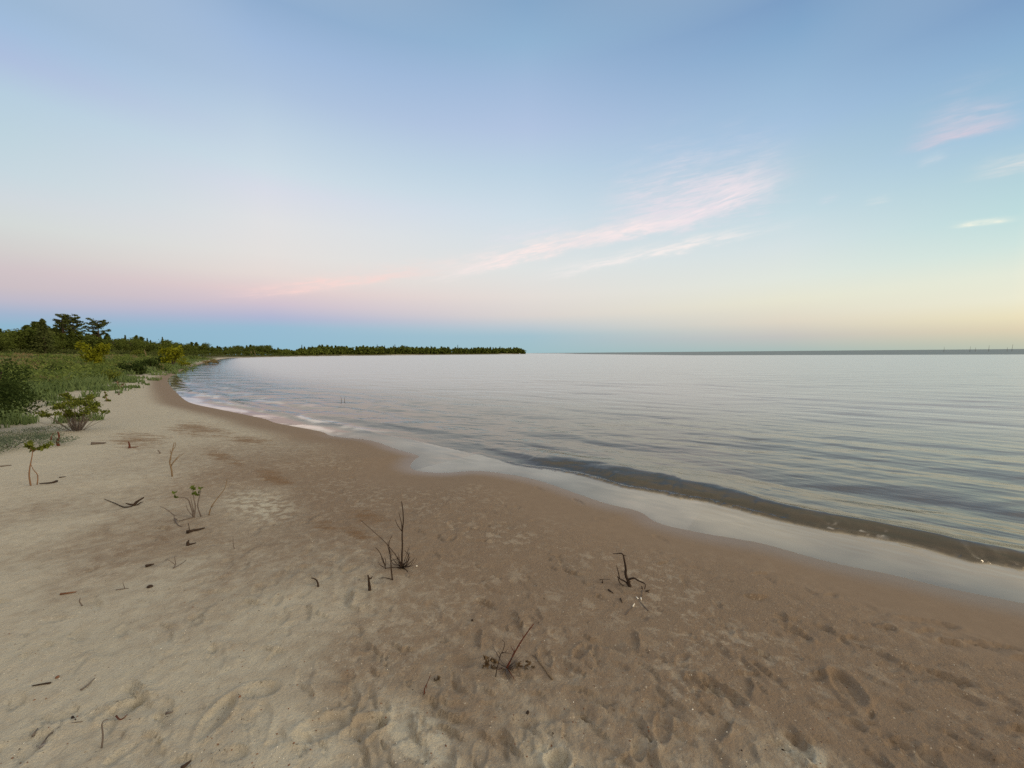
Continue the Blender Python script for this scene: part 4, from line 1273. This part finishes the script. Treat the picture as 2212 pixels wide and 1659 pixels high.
twig_thing('fallen_stick', A1((40, 300))[0], 'grey stick on the sand below the creeping juniper at the left edge', 'stick', [('stem', 'g', A1((-20, 308), (50, 300), (100, 296)), 1.5)], M['grey'])
twig_thing('dry_stalk', A1((1497, 388))[0], 'pale dry stalk with wispy side shoots standing alone in open sand', 'dead plant', [
    ('stem', 's', A1((1500, 390), (1492, 320), (1478, 260), (1496, 180), (1518, 95)), 1.5), ('branch', 's', A1((1490, 310), (1520, 258), (1605, 188)), .8),
    ('branch', 's', A1((1492, 290), (1540, 230), (1570, 200)), 1.0), ('branch', 's', A1((1486, 250), (1490, 200), (1480, 150)), .8), ('branch', 's', A1((1498, 170), (1525, 130), (1530, 90)), .7)], M['tan'])
root, b_, dp = twig_thing('green_sprig_plant', A1((1690, 748))[0], 'spreading grey twigs with a few fresh green leaves at the tips', 'plant', [
    ('stem', 's', A1((1692, 752), (1662, 650), (1640, 592), (1600, 574), (1525, 566)), 1.4), ('stem', 's', A1((1690, 750), (1702, 650), (1690, 590), (1680, 505)), 1.3),
    ('stem', 's', A1((1752, 738), (1722, 650), (1738, 560), (1750, 495)), 1.2), ('branch', 'g', A1((1690, 748), (1640, 760), (1560, 780)), 1.3),
    ('branch', 's', A1((1690, 745), (1640, 690), (1620, 640)), .8), ('branch', 's', A1((1520, 730), (1440, 670), (1388, 650)), .8),
    ('branch', 'g', A1((1520, 760), (1545, 810), (1590, 832)), 1.0), ('branch', 's', A1((1545, 770), (1515, 740), (1540, 720)), .8), ('branch', 's', A1((1690, 700), (1670, 620), (1660, 570)), .8)], M['grey'])
leaf_clump(root, b_, dp, A1((1520, 530), (1525, 560), (1535, 570)), M['spring'], 'leaf_cluster', .040, 4, 3)
leaf_clump(root, b_, dp, A1((1670, 490), (1690, 500), (1690, 530), (1700, 540)), M['spring'], 'leaf_cluster', .042, 5, 4)
leaf_clump(root, b_, dp, A1((1748, 492), (1735, 525), (1722, 550)), M['spring'], 'leaf_cluster', .042, 4, 3)
twig_thing('dry_stalk', A1((1822, 722))[0], 'long thin dry stem leaning right behind the green-tipped twigs', 'dead plant', [
    ('stem', 's', A1((1820, 726), (1842, 650), (1900, 572), (1960, 490), (1978, 408)), 1.2), ('branch', 's', A1((1838, 660), (1870, 640)), .7)], M['tan'])
twig_thing('driftwood', A1((1660, 882))[0], 'dark driftwood stub pointing right below the green-tipped twigs', 'driftwood', [
    ('stem', 'g', A1((1625, 884), (1690, 868), (1785, 848)), 3.2), ('branch', 's', A1((1645, 885), (1648, 840), (1640, 790)), .9)], M['twig'])
twig_thing('driftwood', A1((1640, 988))[0], 'small crouched clump of dark wood under the driftwood stub', 'driftwood', [
    ('stem', 's', A1((1640, 995), (1635, 965), (1645, 945)), 3.4), ('branch', 'g', A1((1640, 990), (1710, 972)), 1.8)], M['twig'])
twig_thing('driftwood', A1((1180, 640))[0], 'black twisted driftwood with a thin root trailing left on pale sand', 'driftwood', [
    ('stem', 's', A1((1165, 650), (1190, 612), (1255, 572)), 3.2), ('branch', 's', A1((1175, 640), (1130, 632), (1095, 622)), 2.2),
    ('root', 'g', A1((1150, 655), (1080, 660), (1010, 630), (910, 590)), 1.2), ('branch', 's', A1((1195, 640), (1225, 615), (1245, 610)), 1.4)], M['twig'])
twig_thing('dry_stalk', A1((1125, 142))[0], 'short reddish stalk beside a tan smear at the upper left beach', 'dead plant', [('stem', 's', A1((1126, 145), (1128, 115), (1118, 85)), 2.0), ('branch', 'g', A1((1126, 143), (1170, 140), (1205, 132)), 1.0)], M['red'])
twig_thing('dry_stalk', A1((508, 122))[0], 'knotty red-grey stalk below the fan-shaped bush', 'dead plant', [
    ('stem', 's', A1((512, 124), (500, 90), (515, 50), (505, 0)), 2.6), ('branch', 's', A1((445, 80), (448, 40), (470, 10)), 1.0)], M['red'])
twig_thing('dark_twig', A1((1385, 190))[0], 'tiny leaning twig left of the pale dry stalk', 'twig', [('stem', 's', A1((1396, 192), (1388, 175), (1372, 158)), 1.4)], M['grey'])
twig_thing('dark_twig', A1((2038, 1022))[0], 'hair-thin bent stem on the bare tan sand left of the bare seedlings', 'twig', [('stem', 's', A1((2050, 1024), (2034, 1000), (2030, 910)), .8)], M['grey'])
twig_thing('dark_twig', A1((1330, 1170))[0], 'dark crumbled wood bit at the left of the whiskered sprig', 'twig', [('stem', 'g', A1((1268, 1180), (1310, 1168), (1342, 1162)), 2.8)], M['twig'])
twig_thing('fallen_stick', A1((870, 110))[0], 'flat greenish log-like stick lying on upper left sand', 'stick', [('stem', 'g', A1((795, 112), (860, 108), (925, 106)), 3.0)], M['grey'])
A6 = Z(0, 768, .1819)
r1, b_, dp = twig_thing('spiky_plant', A6((1280, 545))[0], 'small spiky green plant with one upright shoot on sand by the grass', 'plant', [
    ('stem', 's', A6((1275, 545), (1258, 490), (1248, 425)), 1.4), ('stem', 's', A6((1285, 545), (1310, 520)), 1.0)], M['tan'])
leaf_clump(r1, b_, dp, A6((1250, 440), (1258, 470), (1240, 500), (1285, 530), (1300, 535), (1270, 535)), M['bushleaf'], 'leaf_cluster', .12, 6, 2.0)
r1, b_, dp = twig_thing('dry_plant', A6((1410, 400))[0], 'feathery dried plant at the sand edge below the dark bushes', 'dead plant', [
    ('stem', 's', A6((1410, 402), (1400, 350), (1395, 300)), 1.3), ('stem', 's', A6((1405, 402), (1360, 380), (1330, 365)), 1.0), ('stem', 's', A6((1412, 400), (1440, 360), (1470, 340)), 1.0)], M['tan'])
leaf_clump(r1, b_, dp, A6((1395, 320), (1350, 375), (1400, 370), (1430, 370), (1460, 345)), M['dryleaf'], 'dry_leaf_cluster', .12, 7, 3)
twig_thing('dark_twig', A6((1412, 468))[0], 'lone dark stub right of the spiky green plant', 'twig', [('stem', 's', A6((1412, 470), (1412, 430)), 1.8)], M['grey'])

# ---- pale snags among the far plants
def world_pole(name, px, y0, y1, D0, rad, label, lean=0.0, mat='pale', zbase=None, cat='dead tree', group=None):
    x, y = Wd(px, D0); hy = 763.1 - .0085 * (px - CX)
    zb = CAMZ + (hy - y1) * D0 / F if zbase is None else zbase
    zt = CAMZ + (hy - y0) * D0 / F
    L = zt - zb
    V, Fc = tube([(0, 0, 0), (lean * .4, .02, L * .4), (lean * .8, 0, L * .75), (lean, 0, L)], [rad, rad * .85, rad * .65, rad * .4])
    o = mesh_obj(name, V, Fc, M[mat], None, True); o.location = (x, y, zb)
    return tag(o, label, cat, group)


world_pole('bare_snag', 319, 755, 769, 95, .10, 'pale bare dead stem among bushes in front of the left wood', -.35, 'tan')
world_pole('bare_snag', 545, 759, 768.4, 440, .55, 'stout pale broken snag at the far end of the green dune', .1, 'tan')
world_pole('bare_snag', 555, 756, 768.4, 440, .25, 'pale leaning bare trunk just right of the stout broken snag', -1.8, 'tan')
# ---- stakes in the lake
for i, (zx, y0, y1) in enumerate([(1680, 105, 138), (1850, 104, 135), (1885, 110, 138), (1972, 97, 128), (2092, 112, 137), (2124, 92, 136)]):
    sx_, sy0, sy1 = (2700 + zx / 1.66) / 1.8228, (1300 + y0 / 1.66) / 1.8228, (1300 + y1 / 1.66) / 1.8228
    hy = 763.1 - .0085 * (sx_ - CX)
    sy0 += hy - (1300 + 123 / 1.66) / 1.8228
    D0 = 330
    world_pole('lake_stake', sx_, sy0, hy + 4.5, D0, .13, ['thin dark stake in the lake, leftmost of those on the right horizon', 'faint stake left in a close pair on the right horizon', 'dark stake right in the close pair on the right horizon',
               'faint tall stake alone between the pairs on the right horizon', 'short stake left of the tallest one near the right edge', 'tallest stake in the lake nearest the right edge'][i], .3, 'grey', -1.5, 'stake', 'stakes in the lake')
for i, (px, y0, y1, lab) in enumerate([(737, 856, 866, 'thin reed stem poking from calm water, left of a pair'), (744, 858, 866, 'thin reed stem poking from calm water, right of a pair')]):
    x, y = P(px, y1, 0.0)
    hh_ = (y1 - y0) * y / F * 1.0
    V, Fc = tube([(0, 0, -.4), (.01, 0, hh_ * .5), (-.03 + .05 * i, 0, hh_)], [.010, .008, .004])
    o = mesh_obj('reed_stem', V, Fc, M['grey'], None, True); o.location = (x, y, 0)
    tag(o, lab, 'reed', 'reed stems in the water')

# ---- fine litter and shell grit: nobody could count it
def scatter(name, n, seed, smin, smax, mat, label, cat, dmin, pr_=(1080, 1700), flat=.5, px_r=(-100, 2300)):
    n_r = np.random.default_rng(seed)
    xs, ys = [], []
    for i in range(n):
        x, y = P(n_r.uniform(*px_r), pr_[0] + (pr_[1] - pr_[0]) * n_r.random() ** .85, .32)
        xs.append(x); ys.append(y)
    xs, ys = np.array(xs), np.array(ys)
    cl = fbm(xs / .5, ys / .5, seed + 5, 3)
    d = sd_shore(xs, ys)
    ok = (d > dmin + n_r.uniform(0, 1.2, n)) & (cl > n_r.uniform(.35, .6, n))
    xs, ys = xs[ok], ys[ok]; n = len(xs)
    zs = H(xs, ys) + .004
    # snap to the modelled sheet: nearest vertex height
    V, Fc = [], []
    for i in range(n):
        s_ = n_r.uniform(smin, smax) * (1 + .6 * (n_r.random() > .95)); a = n_r.uniform(0, 6.28); asp = n_r.uniform(.35, .9)
        k0 = len(V)
        m_ = np.argmin((gx_n - xs[i]) ** 2 + (gy_n - ys[i]) ** 2)
        z = gz_n[m_] + s_ * flat * .3
        for (u, v, t) in [(1, 0, 0), (.3, asp, 0), (-.8, asp * .6, 0), (-1, -.3 * asp, 0), (0, -asp, 0), (0, 0, 1)]:
            V.append((xs[i] + s_ * (u * math.cos(a) - v * math.sin(a)), ys[i] + s_ * (u * math.sin(a) + v * math.cos(a)), z + t * s_ * flat - (0 if t else s_ * .3)))
        for q in range(5): Fc.append((k0 + q, k0 + (q + 1) % 5, k0 + 5))
    o = mesh_obj(name, V, Fc, mat)
    return tag(o, label, cat, None, 'stuff')


sel = (gr < 9) & (gr > 1.0) & (gd > .5)
gx_n, gy_n, gz_n = gx[sel], gy[sel], gz[sel]
scatter('shell_grit', 900, 4, .0015, .0038, M['white'], 'pale shell grit and tiny pebbles strewn over the trodden sand', 'shell grit', 1.2)
scatter('plant_litter', 1100, 6, .002, .006, M['rust'], 'tiny brown bits of bark and leaf litter strewn over the sand', 'litter', 1.0)
scatter('wood_litter', 350, 8, .002, .005, M['twig'], 'tiny dark chips of wood strewn over the sand', 'litter', 1.0)

# ------------------------------------------------------------------ render settings
scene.render.engine = 'CYCLES'
scene.cycles.use_denoising = False
try: scene.cycles.denoiser = 'OPENIMAGEDENOISE'
except Exception: pass
scene.cycles.max_bounces = 6
scene.cycles.transparent_max_bounces = 8
scene.cycles.sample_clamp_indirect = 6
scene.view_settings.view_transform = 'Standard'
scene.view_settings.look = 'None'
scene.view_settings.exposure = 0
scene.view_settings.gamma = 1
